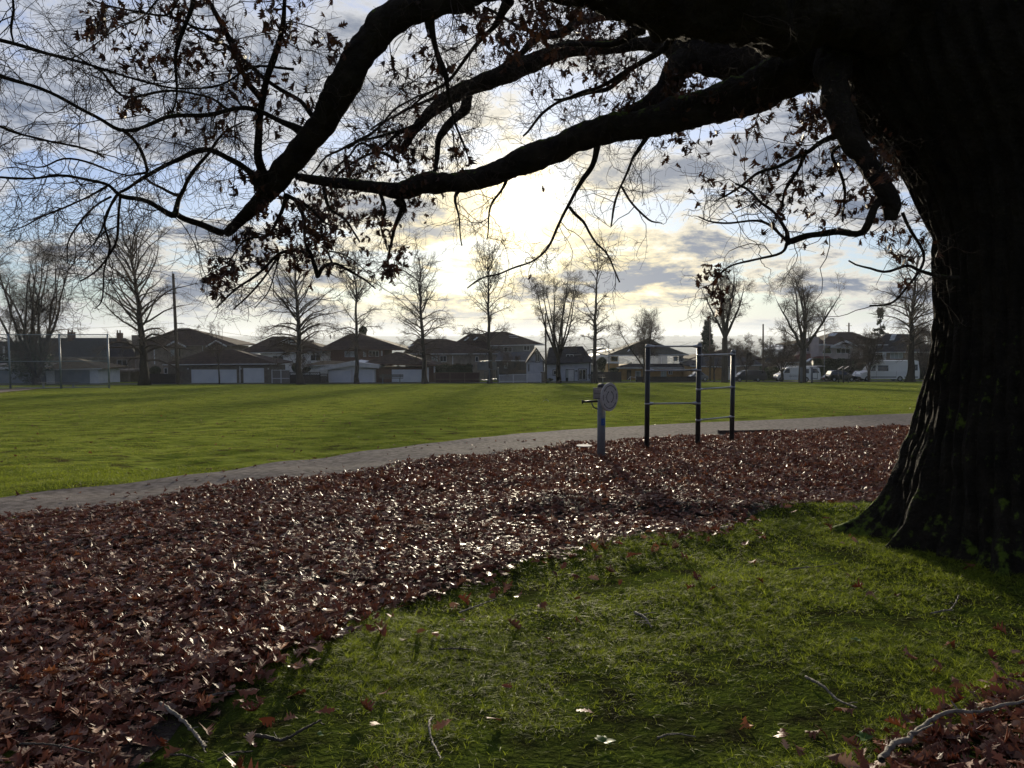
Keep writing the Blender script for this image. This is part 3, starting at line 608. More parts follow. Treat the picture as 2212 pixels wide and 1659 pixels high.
cnt = [scatter_leaves(900, 2.2, 5.5, False, .055, .115, bed, .20, .05, None, .65),
       scatter_leaves(700, 5.5, 10, False, .055, .105, bed, .20, .05, None, .65),
       scatter_leaves(560, 10, 17, True, .06, .105, bed, .30, .06, None, .8),
       scatter_leaves(420, 17, 27, True, .07, .12, bed, .33, .06, None, .8),
       scatter_leaves(750, 2.0, 5.0, False, .06, .12, corner, .3, .04, (1, 5), .8),
       scatter_leaves(1.6, 2.4, 9, False, .055, .10, lambda x, y: ~inside(x, y, BED) & ~inside(x, y, PATHP), .5, .05),
       scatter_leaves(3.2, 5, 18, True, .05, .09, lambda x, y: inside(x, y, PATHP), .4, .01),
       scatter_leaves(.6, 10, 34, True, .05, .09, lambda x, y: ~inside(x, y, BED) & ~inside(x, y, PATHP), .4, .03)]
C_ = np.array(CORNER[:-1])
def near_corner(x, y):
    d = np.full(len(x), 9.)
    for i in range(len(C_) - 1):
        a = C_[i]; b = C_[i + 1]; ab = b - a; t = np.clip(((x - a[0]) * ab[0] + (y - a[1]) * ab[1]) / (ab @ ab), 0, 1); d = np.minimum(d, np.hypot(x - a[0] - t * ab[0], y - a[1] - t * ab[1]))
    return ~inside(x, y, CORNER) & (lg.random(len(x)) < np.exp(-d / .16))
cnt.append(scatter_leaves(150, 2.2, 5, False, .06, .11, near_corner, .5, .04, (1, 5)))
# a thicker scatter of strays along the lawn's edge and the path's edge
E = np.array(lawn_edge)
def near_edge(w):
    def f(x, y):
        d = np.full(len(x), 9.)
        for i in range(len(E) - 1):
            a = E[i]; b = E[i + 1]; ab = b - a; t = np.clip(((x - a[0]) * ab[0] + (y - a[1]) * ab[1]) / (ab @ ab), 0, 1)
            d = np.minimum(d, np.hypot(x - a[0] - t * ab[0], y - a[1] - t * ab[1]))
        return ~inside(x, y, BED) & (lg.random(len(x)) < np.exp(-d / w))
    return f
cnt.append(scatter_leaves(70, 2.2, 9, False, .07, .12, near_edge(.28), .5, .05))
print('leaves', cnt)
V, Q = merge_np(parts); parts = None
o = link('fallen_leaves', np_mesh('fallen_leaves', V, Q), m_fallen); tag(o, kind='stuff')

# ------------------------------------------------------------------ grass blades
m_grass = mat('grass_blade', (.065, .10, .010), (.30, .35, .032), scale=1.3, rough=.55, spec=.15, island=True, transl=.55, tcol=None)
m_fgrass = mat('field_grass_blade', (.13, .155, .022), (.30, .32, .05), scale=.5, rough=.6, spec=.12, island=True, transl=.5)
def blades(x, y, h, w, lean, rg, seg=3):
    n = len(x); z = gz(x, y) - .004; yaw = rg.uniform(0, 2 * np.pi, n); dr = np.stack([np.cos(yaw), np.sin(yaw), np.zeros(n)], -1)
    face = rg.uniform(0, 2 * np.pi, n); sd = np.stack([np.cos(face), np.sin(face), np.zeros(n)], -1)
    B = np.stack([x, y, z], -1); V = np.empty((n, seg * 2 + 1, 3))
    for i in range(seg + 1):
        t = i / seg
        p = B + dr * (lean * h * t ** 1.8)[:, None] + np.array([0, 0, 1]) * (h * (t - .35 * np.minimum(lean, 1.2) * t ** 2))[:, None]
        if i == seg: V[:, 2 * seg] = p
        else:
            ww = (w * (1 - .55 * t))[:, None]; V[:, 2 * i] = p - sd * ww; V[:, 2 * i + 1] = p + sd * ww
    idx = np.arange(n * (2 * seg + 1)).reshape(n, -1); q = [np.stack([idx[:, 2 * i], idx[:, 2 * i + 1], idx[:, 2 * i + 3], idx[:, 2 * i + 2]], -1) for i in range(seg - 1)]
    q.append(np.stack([idx[:, 2 * seg - 2], idx[:, 2 * seg - 1], idx[:, 2 * seg], idx[:, 2 * seg]], -1))
    return V, q, idx
def build_blades(name, batches, m):
    VV = []; quads = []; tris = []; n0 = 0
    for V, q, idx in batches:
        VV.append(V.reshape(-1, 3)); quads += [a + n0 for a in q[:-1]]; tris.append(q[-1][:, :3] + n0); n0 += V.shape[0] * V.shape[1]
    V = np.concatenate(VV); Qd = np.concatenate(quads); Tr = np.concatenate(tris)
    me = bpy.data.meshes.new(name); me.vertices.add(len(V)); me.vertices.foreach_set('co', V.astype(np.float32).ravel())
    me.loops.add(Qd.size + Tr.size); me.loops.foreach_set('vertex_index', np.concatenate([Qd.ravel(), Tr.ravel()]).astype(np.int32))
    me.polygons.add(len(Qd) + len(Tr))
    me.polygons.foreach_set('loop_start', np.concatenate([np.arange(len(Qd)) * 4, Qd.size + np.arange(len(Tr)) * 3]).astype(np.int32))
    me.polygons.foreach_set('loop_total', np.concatenate([np.full(len(Qd), 4), np.full(len(Tr), 3)]).astype(np.int32))
    me.update(calc_edges=True); o = link(name, me, m); tag(o, kind='stuff'); return o
def patch(x, y):
    return (np.sin(x * 2.3 + .8 * y + .5 * np.sin(y * 3)) + np.sin(2.9 * y - 1.3 * x + 1.5) + .7 * np.sin(6.7 * x + 1.9 * y + 2 * np.sin(x * 2)) + .6 * np.sin(7.9 * y - 3.1 * x) + .4 * np.sin(13 * x + 11 * y)) / 3
BARE = [(*gpt(1790, 1345), .32), (*gpt(1450, 1600), .22), (*gpt(620, 1620), .3), (*gpt(330, 1640), .3), (*gpt(1150, 1640), .25), (*gpt(1420, 1240), .35), (*gpt(520, 1530), .2), (*gpt(1700, 1560), .2)]
def lawn_pts(n, y0, y1, thr):
    xm = y1 * .72 + .6; x, y = sample_ground(n, -xm, xm, y0, y1); k = in_view(x, y, 90); x, y = x[k], y[k]
    wx = x + lg.normal(0, .09, len(x)); wy = y + lg.normal(0, .09, len(x))
    k = ~inside(wx, wy, BED) & ~inside(x, y, PATHP); x, y = x[k], y[k]
    pt = patch(x, y) - .5 * (1 - sstep(2.6, 4.6, y))
    for bx, by, br in BARE: pt = pt - 1.6 * np.exp(-((x - bx) ** 2 + ((y - by) * 1.3) ** 2) / br ** 2)
    k = (pt > thr) | (lg.random(len(x)) < np.clip(.22 + .8 * (pt - thr + .55), .06, 1)); x, y, pt = x[k], y[k], pt[k]
    c = inside(x, y, CORNER) & (lg.random(len(x)) < .93); return x[~c], y[~c], pt[~c]
B_ = []
for n, y0, y1, hm, wm in ((520000, 2.2, 4.6, .031, .0013), (620000, 4.6, 8.0, .033, .0019), (340000, 8.0, 13.0, .036, .0030)):
    x, y, pt = lawn_pts(n, y0, y1, -.15); m = len(x)
    # gather blades into small tufts
    gx = np.round(x / .05) * .05; gy = np.round(y / .05) * .05; hsh = np.sin(gx * 127.1 + gy * 311.7) * 43758.5; hsh -= np.floor(hsh); gx = gx + .05 * (hsh - .5); gy = gy + .05 * (np.modf(hsh * 7.3)[0] - .5)
    tuft = hsh > .6; x = np.where(tuft, x * .4 + gx * .6, x); y = np.where(tuft, y * .4 + gy * .6, y)
    h = hm * (0.55 + 1.1 * lg.random(m) ** 2 + .35 * np.clip(pt, -.5, 1)) * np.where(tuft, 1.45, .85)
    B_.append(blades(x, y, h, wm * lg.uniform(.6, 1.3, m), lg.uniform(.3, 2.0, m), lg)); print('blades', m)
build_blades('grass', B_, m_grass)
# the open field beyond the path
B_ = []
def field_pts(n, y0, y1):
    u = lg.random(n); y = 1 / (1 / y0 + u * (1 / y1 - 1 / y0)); xm = y * .72 + 1; x = lg.uniform(-1, 1, n) * xm
    jx = x + lg.normal(0, .12, len(x)); jy = y + lg.normal(0, .10, len(x)) + .08 * np.sin(x * 2.3); k = ~inside(jx, jy, PATHP) & ~inside(x, y, BED); x, y = x[k], y[k]
    # only beyond the path
    pf = np.array(path_far); k = y > np.interp(x, pf[:, 0], pf[:, 1]) - .22; return x[k], y[k]
for n, y0, y1 in ((330000, 7.5, 30), (230000, 30, 118)):
    x, y = field_pts(n, y0, y1); m = len(x); pt = patch(x * .45, y * .45); k = (pt > -.35) | (lg.random(m) < .45); x, y, pt = x[k], y[k], pt[k]; m = len(x)
    sc_ = np.clip(y / 15, .8, 8)
    B_.append(blades(x, y, (.024 + .018 * lg.random(m) + .010 * pt) * np.clip(sc_ ** .35, .9, 1.8), 0.0024 * sc_ * lg.uniform(.6, 1.4, m), lg.uniform(.3, 1.5, m), lg, 2)); print('field', m)
build_blades('field_grass', B_, m_fgrass)

# ------------------------------------------------------------------ fallen sticks
m_stick = mat('weathered_stick', (.10, .085, .07), (.22, .19, .16), scale=14, rough=.75, bump=.5, spec=.3)
m_stickd = mat('dark_stick', (.03, .023, .018), (.07, .055, .045), scale=14, rough=.7, bump=.5, spec=.35)
def stick(pts, rpx, label, m=None, lift=.030):
    P = []
    for i, (x, y) in enumerate(pts):
        gx, gy = gpt(x, y); P.append((gx, gy, gzf(gx, gy) + lift + .010 * math.sin(i * 2.1)))
    d = np.mean([p[1] for p in P]); r = rpx * d / F; C = catmull(np.array(P), max(12, len(pts) * 7))
    for p in C: p[:2] += [random.gauss(0, r * .35), random.gauss(0, r * .35)]
    n = len(C); rad = np.array([r * (1.15 - .6 * i / n) * random.uniform(.85, 1.15) for i in range(n)])
    o0 = Vector(C[n // 2]); V, Q = tubes_np((C - np.array(o0))[None], rad[None], 8); batches = [(V, Q)]
    t, tr = grow((C - np.array(o0))[None], rad[None], 3, 5, (40, 80), (r * 5, r * 14), r * .5, r * .25, t0=.2, wob=.4, rg=np.random.default_rng(int(pts[0][0])), rfrac=.6)
    t[:, :, 2] = np.abs(t[:, :, 2] - 0) * .4; batches.append(tubes_np(t, tr, 5))
    V, Q = merge_np(batches); o = link('fallen_stick', np_mesh('fallen_stick', V, Q), m or m_stick, None, True); o.location = o0
    tag(o, label, 'stick', 'fallen sticks lying on the lawn')
stick([(345, 1545), (378, 1568), (412, 1592), (432, 1622), (446, 1645)], 4.2, 'pale knobbly stick curving down between the leaf bed and the lawn corner', lift=.06)
stick([(535, 1602), (575, 1613), (612, 1614), (650, 1600), (694, 1582)], 4.2, 'dark bent stick lying crossways on bare soil near the bottom edge', m_stickd)
stick([(932, 1567), (927, 1590), (934, 1618), (946, 1645), (952, 1665)], 2.8, 'thin pale stick pointing at the viewer in the middle of the near grass')
stick([(1900, 1690), (1928, 1659), (1960, 1632), (1995, 1607), (2050, 1585), (2115, 1581), (2220, 1568)], 6, 'thick grey curved stick over the dark leaves in the near corner', lift=.085)
stick([(1738, 1468), (1775, 1490), (1810, 1512), (1852, 1534)], 3.2, 'straight pale stick slanting through grass above the dark leaf corner')
stick([(1372, 1336), (1392, 1347), (1408, 1362)], 3.4, 'short stubby stick in the middle of the shaded lawn')
stick([(1703, 1244), (1735, 1240), (1762, 1232), (1812, 1229)], 1.8, 'thin pale twig on the grass below the oak roots')
stick([(410, 1488), (450, 1476), (500, 1460), (547, 1449)], 2.2, 'long thin stick along the lower edge of the leaf bed', m_stickd)
stick([(425, 1527), (462, 1521), (507, 1509)], 2.6, 'brown flat stick just below the leaf bed edge')
stick([(368, 1637), (402, 1645), (440, 1655)], 2.2, 'thin dark stick by the lower end of the knobbly stick', m_stickd)
stick([(704, 1338), (742, 1332), (782, 1326)], 2.0, 'dark straight twig where leaf bed meets bright grass', m_stickd)
stick([(1420, 1598), (1455, 1594), (1502, 1593)], 2.2, 'faint grey twig lying level in the near grass')
stick([(2011, 1334), (2038, 1330), (2056, 1320), (2071, 1299)], 1.9, 'hooked thin twig in the shade under the oak trunk')
stick([(470, 1656), (505, 1646), (547, 1636)], 2.8, 'dark stick at the bottom edge below the bent stick', m_stickd)
stick([(45, 1643), (110, 1647), (205, 1655)], 2.4, 'long straight dark stick lying on the near leaves', m_stickd, lift=.085)
stick([(992, 1326), (1030, 1312), (1068, 1292)], 1.8, 'slim twig across the lawn tip beside the leaf bed')
stick([(948, 1415), (985, 1414), (1018, 1407)], 1.8, 'dark twig in the grass halfway down the lawn', m_stickd)

# small broad leaved weeds in the grass
m_weed = mat('weed_leaf', (.06, .13, .02), (.12, .22, .04), scale=12, rough=.45, spec=.4, transl=.4)
def weed(px, py, s, label):
    gx, gy = gpt(px, py); z = gzf(gx, gy); n = random.randint(4, 7); rg = np.random.default_rng(int(px)); N_ = n
    yaw = rg.uniform(0, 6.28, N_); ax = unit(np.stack([np.cos(yaw), np.sin(yaw), np.full(N_, .55)], -1)); nr = np.tile([0, 0, 1.], (N_, 1)); m = 9
    s_ = np.linspace(0, 1, m); wd = .32 * np.sin(np.pi * s_ ** .8) + .02; sd = unit(np.cross(ax, nr)); up = unit(np.cross(sd, ax)); V = np.empty((N_, m, 3, 3)); sz = s * rg.uniform(.7, 1.1, N_)
    for q, sg in enumerate((-1, 0, 1)):
        V[:, :, q] = sz[:, None, None] * (ax[:, None] * s_[None, :, None] + sd[:, None] * (wd * sg)[None, :, None] + up[:, None] * (abs(sg) * .12 * wd - .35 * s_ ** 2)[None, :, None])
    idx = np.arange(N_ * m * 3).reshape(N_, m, 3); Q = np.concatenate([np.stack([idx[:, :-1, q], idx[:, :-1, q + 1], idx[:, 1:, q + 1], idx[:, 1:, q]], -1).reshape(-1, 4) for q in (0, 1)])
    o = link('weed', np_mesh('weed', V.reshape(-1, 3), Q), m_weed, None, True); o.location = (gx, gy, z + .02); tag(o, label, 'weed', 'broad leaved weeds in the grass')
weed(2145, 1612, .055, 'bright green broad leaved weed among dark leaves beside the thick grey stick')
weed(1305, 1600, .05, 'small green weed on a bare patch in the near grass')
weed(1870, 1600, .05, 'pale green weed left of the thick grey stick')
weed(2085, 1650, .04, 'small weed below the thick grey stick')
weed(690, 1607, .03, 'tiny green weed at the tip of the dark bent stick')
weed(1850, 1400, .035, 'little grey green weed in the shade of the trunk')
# ------------------------------------------------------------------ outdoor exercise equipment
m_black = mat('black_powder_coat', (.010, .011, .014), (.016, .017, .020), scale=30, rough=.45, spec=.4)
m_steel = mat('galvanised_steel', (.30, .31, .33), (.42, .43, .45), scale=40, rough=.38, metal=.85)
m_grey = mat('grey_painted_post', (.12, .135, .15), (.15, .165, .18), scale=18, rough=.5, spec=.4)
m_disc = mat('pale_panel', (.36, .34, .34), (.42, .40, .39), scale=25, rough=.8, spec=.2)
m_ink = mat('dark_print', (.03, .03, .035), None, rough=.6)
m_blue = mat('blue_sticker', (.015, .07, .26), None, rough=.4)
m_white = mat('white_print', (.7, .7, .7), None, rough=.5)
def gp(px, py): x, y = gpt(px, py); return x, y, gzf(x, y)
def post_top(px, py, d): return at(px, py, d).z

# the pull-up frame: three black posts, two bays of bars
posts = [(1397, 970, 746, 14.6 / 2), (1507, 966, 744, 14.2 / 2), (1580.5, 956, 758, 13 / 2)]
px0, py0, pz0 = gp(1397, 970)
D1 = py0; fr = empty('pull_up_frame', (gpt(1507, 966)[0], gpt(1507, 966)[1], gp(1507, 966)[2]), label='black three post pull-up frame with steel bars standing in fallen leaves', cat='exercise frame')
FO = Vector(fr.location); PB = []
for i, (px, pyb, pyt, rp) in enumerate(posts):
    x, y, z = gp(px, pyb); zt = post_top(px, pyt, y); r = .052
    b = MB(); b.tube([(x - FO.x, y - FO.y, z - .3 - FO.z), (x - FO.x, y - FO.y, zt - .05 - FO.z)], r, 20); b.build('post', m_black, fr, True); PB.append((x, y, z, zt, r))
    c = MB(); c.tube([(x - FO.x, y - FO.y, zt - FO.z + h) for h in (-.05, -.012, 0, .018, .03)], [r * 1.0, r * 1.06, r * 1.02, r * .7, r * .15], 20); c.build('cap', m_grey, fr, True)
def bar(i, j, zi, zj):
    a, b = PB[i], PB[j]; A = Vector((a[0], a[1], zi)) - FO; B = Vector((b[0], b[1], zj)) - FO; d = (B - A).normalized()
    m = MB(); m.tube([A + d * .12, B - d * .12], .017, 12); o = m.build('bar', m_steel, fr, True)
    for P, s in ((A, 1), (B, -1)):
        c = MB(); c.tube([P + Vector((0, 0, -.016)), P + Vector((0, 0, .016))], .0560, 20)
        c.tube([P + d * s * .03, P + d * s * .07, P + d * s * .10, P + d * s * .145], [.034, .036, .030, .023], 12); c.build('clamp', m_steel, o, True)
def zat(px, py, i): return at(px, py, PB[i][1]).z
for pa, pb in ((748.5, 748), (800.5, 799.5), (872, 871)): bar(0, 1, zat(1397, pa, 0), zat(1507, pb, 1))
for pa, pb in ((767, 765), (841, 836), (907.5, 900)): bar(1, 2, zat(1507, pa, 1), zat(1580, pb, 2))

# the turning wheel station with its foot disc
x, y, z = gp(1298.5, 990); st = empty('turning_wheel_station', (x, y, z), label='grey exercise post with a round arrow wheel, hand grip and low foot disc', cat='exercise station')
def loc(px, py, d=None): return at(px, py, d or y) - Vector((x, y, z))
rp = 8.8 * y / F
m = MB(); zt = loc(1298, 838).z; m.tube([(0, 0, -.3), (0, 0, zt)], .122 * 1.0, 24); m.v = [(a * rp / .122, b * rp / .122, c) for a, b, c in m.v]; m.build('post', m_grey, st, True)
m = MB(); m.tube([(0, 0, zt + h) for h in (0, .004, .05, .075, .085)], [rp * 1.02, rp * 1.12, rp * 1.0, rp * .7, rp * .1], 24); m.build('cap', m_ink, st, True)
tilt = R(47); Rw = 30.5 * y / F; cpos = loc(1316, 857.5, y - .16)
wh = empty('wheel', cpos); wh.parent = st; wh.rotation_euler = (0, 0, tilt)     # faces the viewer, turned
m = MB(); m.tube([(0, 0.018, 0), (0, .012, 0), (0, -.012, 0), (0, -.018, 0)], [Rw * .97, Rw, Rw, Rw * .97], 48)
wheel = m.build('wheel', m_disc, st, True); wheel.location = cpos; wheel.rotation_euler = (0, 0, tilt); bpy.data.objects.remove(wh)
for p in wheel.data.polygons: p.use_smooth = len(p.vertices) == 4
def arc(rad, a0, a1, w, heads=(0, 0)):
    m = MB(); n = 16; v = []; f = []
    for i in range(n + 1):
        a = R(a0 + (a1 - a0) * i / n)
        for rr in (rad - w, rad + w): v += [(rr * math.cos(a), -.0205, rr * math.sin(a)), (rr * math.cos(a), -.0182, rr * math.sin(a))]
    for i in range(n): q = i * 4; f += [(q, q + 2, q + 6, q + 4), (q + 1, q + 5, q + 7, q + 3), (q, q + 4, q + 5, q + 1), (q + 2, q + 3, q + 7, q + 6)]
    m.add(v, f)
    for a, s, on in ((a0, -1, heads[0]), (a1, 1, heads[1])):
        if on:
            a_ = R(a); t = R(a + s * 9); P = [(rad + 2.8 * w) * np.array([math.cos(a_), math.sin(a_)]), (rad - 2.8 * w) * np.array([math.cos(a_), math.sin(a_)]), rad * np.array([math.cos(t), math.sin(t)])]
            m.prism([tuple(p) for p in P], 'y', -.0212, -.0184)
    return m
mk = MB(); AW = .0065
for a0, a1, h in ((40, 140, (1, 1)), (220, 320, (1, 1)), (166, 194, (0, 0)), (-14, 14, (0, 0))):
    q = arc(Rw * .80, a0, a1, AW, h); mk.add(q.v, q.f)
for a0, a1 in ((118, 242), (-62, 62)):
    q = arc(Rw * .40, a0, a1, AW, (1, 1)); mk.add(q.v, q.f)
for a in range(0, 360, 45):
    r_ = Rw * .58; mk.box(r_ * math.cos(R(a)) - .005, r_ * math.cos(R(a)) + .005, -.0205, -.0182, r_ * math.sin(R(a)) - .005, r_ * math.sin(R(a)) + .005)
o = mk.build('arrow_marks', m_ink, wheel)
m = MB(); m.tube([(0, 0.0, -.0), (0, .16, 0)], .03, 16); o = m.build('hub', m_steel, wheel, True); o.rotation_euler = (0, 0, R(20))
# instruction plate behind the wheel
a = loc(1280.5, 837, y - .02); b = loc(1306, 862, y - .02)
m = MB(); m.box(a.x, b.x, -rp - .03, -rp - .012, b.z, a.z); pl = m.build('plate', m_disc, st, bevel=.006)
m = MB(); zc = loc(1290, 850).z
for z0, z1 in ((b.z + .012, zc - .008), (zc + .008, a.z - .012)):
    for q in ((a.x + .006, b.x - .006, z0, z0 + .006), (a.x + .006, b.x - .006, z1, z1 + .006), (a.x + .004, a.x + .011, z0, z1)): m.box(q[0], q[1], -rp - .0325, -rp - .0302, q[2], q[3])
for k in range(4):
    for z0 in (b.z + .02, zc + .018): m.box(a.x + .02, b.x - .04 - .02 * (k % 2), -rp - .0325, -rp - .0302, z0 + k * .016, z0 + k * .016 + .003)
m.build('printed_text', m_ink, pl)
# the hand grip on the left
g0 = loc(1294, 866.5); g1_ = loc(1258, 868)
m = MB(); m.tube([g0, g1_], .021, 12); grip = m.build('handle', m_black, st, True)
m = MB(); m.tube([g1_ + Vector((.012, 0, 0)), g1_ + Vector((-.004, 0, 0)), g1_ + Vector((-.012, 0, 0))], [.034, .040, .030], 14); m.build('grip_end', m_black, grip, True)
m = MB(); m.tube([loc(1278, 868), loc(1279, 874), loc(1283, 880), loc(1293, 885)], .012, 8); m.build('bracket', m_grey, st, True)
# number sticker and foot disc
s0 = loc(1295.5, 903, y); s1 = loc(1306, 918, y); zc = (s0.z + s1.z) / 2; hh = abs(s0.z - s1.z) / 2
m = MB(); v = []; f = []; n = 8
for i in range(n + 1):
    a = R(-100 + 62 * i / n)
    for zz_ in (zc - hh, zc + hh): v.append(((rp + .003) * math.cos(a), (rp + .003) * math.sin(a), zz_)); v.append(((rp + .0005) * math.cos(a), (rp + .0005) * math.sin(a), zz_))
for i in range(n): q = i * 4; f += [(q, q + 4, q + 6, q + 2), (q + 1, q + 3, q + 7, q + 5), (q, q + 1, q + 5, q + 4), (q + 2, q + 6, q + 7, q + 3)]
m.add(v, f); sk = m.build('sticker', m_blue, st)
m = MB()                                       # the digit 3
def stroke(a0, a1, z0, z1):
    v = []; f = []; n = 3
    for i in range(n + 1):
        a = R(a0 + (a1 - a0) * i / n)
        for zz_ in (z0, z1):
            for rr in (rp + .0035, rp + .0055): v.append((rr * math.cos(a), rr * math.sin(a), zz_))
    for i in range(n): q = i * 4; f += [(q, q + 4, q + 6, q + 2), (q + 1, q + 3, q + 7, q + 5), (q, q + 1, q + 5, q + 4), (q + 2, q + 6, q + 7, q + 3)]
    f += [(0, 2, 3, 1), (n * 4, n * 4 + 1, n * 4 + 3, n * 4 + 2)]; m.add(v, f)
for zz_ in (-.034, -.003, .028): stroke(-78, -64, zc + zz_, zc + zz_ + .008)
stroke(-64, -60, zc - .034, zc + .036)
m.build('number', mat('pale_blue_print', (.12, .22, .42), None, rough=.5), sk)
dx, dy = gpt(1262, 976); dc = Vector((dx, dy, gzf(dx, dy) + .12)) - Vector((x, y, z)); dr = 17.5 * dy / F
m = MB(); m.tube([dc + Vector((0, 0, h)) for h in (-.05, -.02, -.004, .0, .008)], [dr * .3, dr * .35, dr * .97, dr, dr * .96], 40); fd = m.build('foot_disc', m_disc, st, True)
for p in fd.data.polygons: p.use_smooth = len(p.vertices) == 4
m = MB(); m.tube([dc + Vector((0, 0, -.35)), dc + Vector((0, 0, -.03))], .05, 16); m.build('pivot', m_black, fd, True)
m = MB(); A = dc + Vector((.02, 0, -.04)); B = Vector((-rp * .6, 0, A.z - .02)); d = (B - A); w = .035
m.add([(A.x, A.y - w, A.z), (A.x, A.y + w, A.z), (B.x, B.y + w, B.z + .03), (B.x, B.y - w, B.z + .03), (A.x, A.y - w, A.z - .03), (A.x, A.y + w, A.z - .03), (B.x, B.y + w, B.z - .10), (B.x, B.y - w, B.z - .10)],
      [(0, 1, 2, 3), (7, 6, 5, 4), (0, 3, 7, 4), (1, 5, 6, 2), (0, 4, 5, 1), (3, 2, 6, 7)]); m.build('arm', m_grey, st)

# timber edging between path and exercise area
m_timber = mat('weathered_timber', (.11, .085, .065), (.20, .16, .12), scale=9, rough=.8, bump=.6, stretch=(6, 6, 1))
m_timberd = mat('dark_timber', (.035, .022, .018), (.07, .045, .035), scale=9, rough=.8, bump=.6)
def board(a, b, label, m_, h=.05, w=.045):
    A = Vector(gp(*a)); B = Vector(gp(*b)); n = 14; L_ = (B - A).length; ang = math.atan2(B.y - A.y, B.x - A.x); v = []; f = []
    for i in range(n + 1):
        t = i / n; p = A.lerp(B, t); zz_ = gzf(p.x, p.y) - A.z; s = t * L_
        for q, (oy, oz) in enumerate(((-w, -.1), (w, -.1), (w, h), (-w, h))): v.append((s, oy, zz_ + oz + .006 * mnoise.noise(Vector((s * 3, q, 0)))))
    for i in range(n):
        q = i * 4; f += [(q + j, q + (j + 1) % 4, q + 4 + (j + 1) % 4, q + 4 + j) for j in range(4)]
    f += [(3, 2, 1, 0), (n * 4, n * 4 + 1, n * 4 + 2, n * 4 + 3)]
    mm = MB(); mm.add(v, f); o = mm.build('timber_edging', m_); o.location = A; o.rotation_euler = (0, 0, ang); tag(o, label, 'edging board', 'timber edging of the exercise area')
board((1018, 990), (1150, 976), 'pale timber edging board left of the foot disc', m_timber)
board((1150, 976), (1268, 965), 'pale timber edging board running behind the foot disc', m_timber)
board((1306, 960), (1400, 950), 'pale timber edging board right of the wheel post', m_timber)
board((1400, 950), (1552, 941), 'timber edging board behind the pull-up frame', m_timber)
board((1552, 938), (1690, 936), 'dark raised timber edging beside the third pull-up post', m_timberd, .11, .06)
board((925, 1002), (985, 993), 'short dark timber stub at the path edge', m_timberd, .07, .06)
# ------------------------------------------------------------------ houses, garages and fences beyond the field
def hc(ox, oy, s): return lambda x, y: (ox + x * s, oy + y * s)
h1 = hc(0, 702.2, .13889); h2 = hc(274.3, 702.2, .13889); h3 = hc(548.6, 702.2, .13889); h4 = hc(822.9, 702.2, .13889); h5 = hc(1097.2, 702.2, .13889)
h6 = hc(1371.5, 702.2, .2419); h7 = hc(1645.8, 680.3, .17292); h8 = hc(1810.4, 680.3, .17292)
def shingle(name, c1, c2, row=3.2):
    m = mat(name, c1, c2, scale=1.6, rough=.9, spec=.12, bump=.5, bscale=10)
    nt = m.node_tree; N = nt.nodes; L = nt.links; bs = N['Principled BSDF']; src = bs.inputs['Base Color'].links[0].from_socket
    tc = [x for x in N if x.type == 'TEX_COORD'][0]; wv = N.new('ShaderNodeTexWave'); wv.bands_direction = 'Z'; wv.inputs['Scale'].default_value = row / 3; wv.inputs['Distortion'].default_value = .6; wv.inputs['Detail Scale'].default_value = 6
    L.new(tc.outputs['Object'], wv.inputs['Vector']); mr = N.new('ShaderNodeMapRange'); mr.inputs[1].default_value = 0; mr.inputs[2].default_value = .35; mr.inputs[3].default_value = .55; L.new(wv.outputs['Fac'], mr.inputs[0])
    mx = N.new('ShaderNodeMix'); mx.data_type = 'RGBA'; mx.blend_type = 'MULTIPLY'; mx.inputs[0].default_value = 1; L.new(src, mx.inputs[6]); L.new(mr.outputs[0], mx.inputs[7]); L.new(mx.outputs[2], bs.inputs['Base Color']); return m
r_brown = shingle('brown_tile_roof', (.038, .025, .021), (.072, .046, .038)); r_dark = shingle('charcoal_shingle_roof', (.022, .022, .028), (.042, .042, .052), 5); r_tan = shingle('tan_shingle_roof', (.13, .10, .06), (.20, .15, .095), 5)
r_red = shingle('red_brown_tile_roof', (.07, .024, .018), (.12, .042, .032)); r_grey = shingle('blue_grey_roof', (.04, .045, .06), (.07, .078, .10), 5)
w_white = mat('white_siding', (.66, .68, .72), (.78, .79, .82), scale=.8, rough=.7); w_blue = mat('pale_blue_stucco', (.40, .43, .52), (.50, .53, .62), scale=1.2, rough=.8)
w_beige = mat('beige_stucco', (.20, .165, .14), (.29, .245, .21), scale=1.5, rough=.9); w_tan = mat('taupe_stucco', (.13, .115, .10), (.19, .165, .145), scale=2, rough=.9); w_brick = mat('brown_brick', (.10, .055, .04), (.16, .09, .065), scale=6, rough=.9)
w_orange = mat('ochre_stucco', (.30, .18, .075), (.40, .25, .11), scale=1.4, rough=.85); w_pink = mat('pale_pink_stucco', (.40, .34, .34), (.52, .45, .44), scale=1.2, rough=.85); w_grey = mat('grey_render', (.15, .15, .155), (.22, .22, .225), scale=1.5, rough=.85)
m_trim = mat('white_trim', (.55, .56, .60), (.66, .67, .70), scale=2, rough=.5); m_dtrim = mat('black_trim', (.015, .015, .018), None, rough=.5); m_glass = mat('window_glass', (.012, .015, .02), (.03, .035, .045), scale=.7, rough=.08, spec=.7)
m_gdoor = mat('white_panel_door', (.60, .64, .72), (.70, .73, .80), scale=.7, rough=.55); m_gdoor2 = mat('grey_panel_door', (.17, .20, .24), (.23, .26, .30), scale=.7, rough=.6); m_curtain = mat('pale_curtain', (.30, .34, .36), (.42, .46, .46), scale=4, rough=.8, stretch=(6, 1, 1))
m_darkwood = mat('dark_fence_wood', (.020, .017, .018), (.042, .034, .034), scale=4, rough=.85, stretch=(6, 6, 1)); m_wood = mat('fence_wood', (.10, .075, .055), (.16, .12, .09), scale=4, rough=.85, stretch=(6, 6, 1)); m_redwood = mat('red_brown_fence_wood', (.05, .024, .024), (.085, .04, .038), scale=3, rough=.85, stretch=(5, 5, 1))
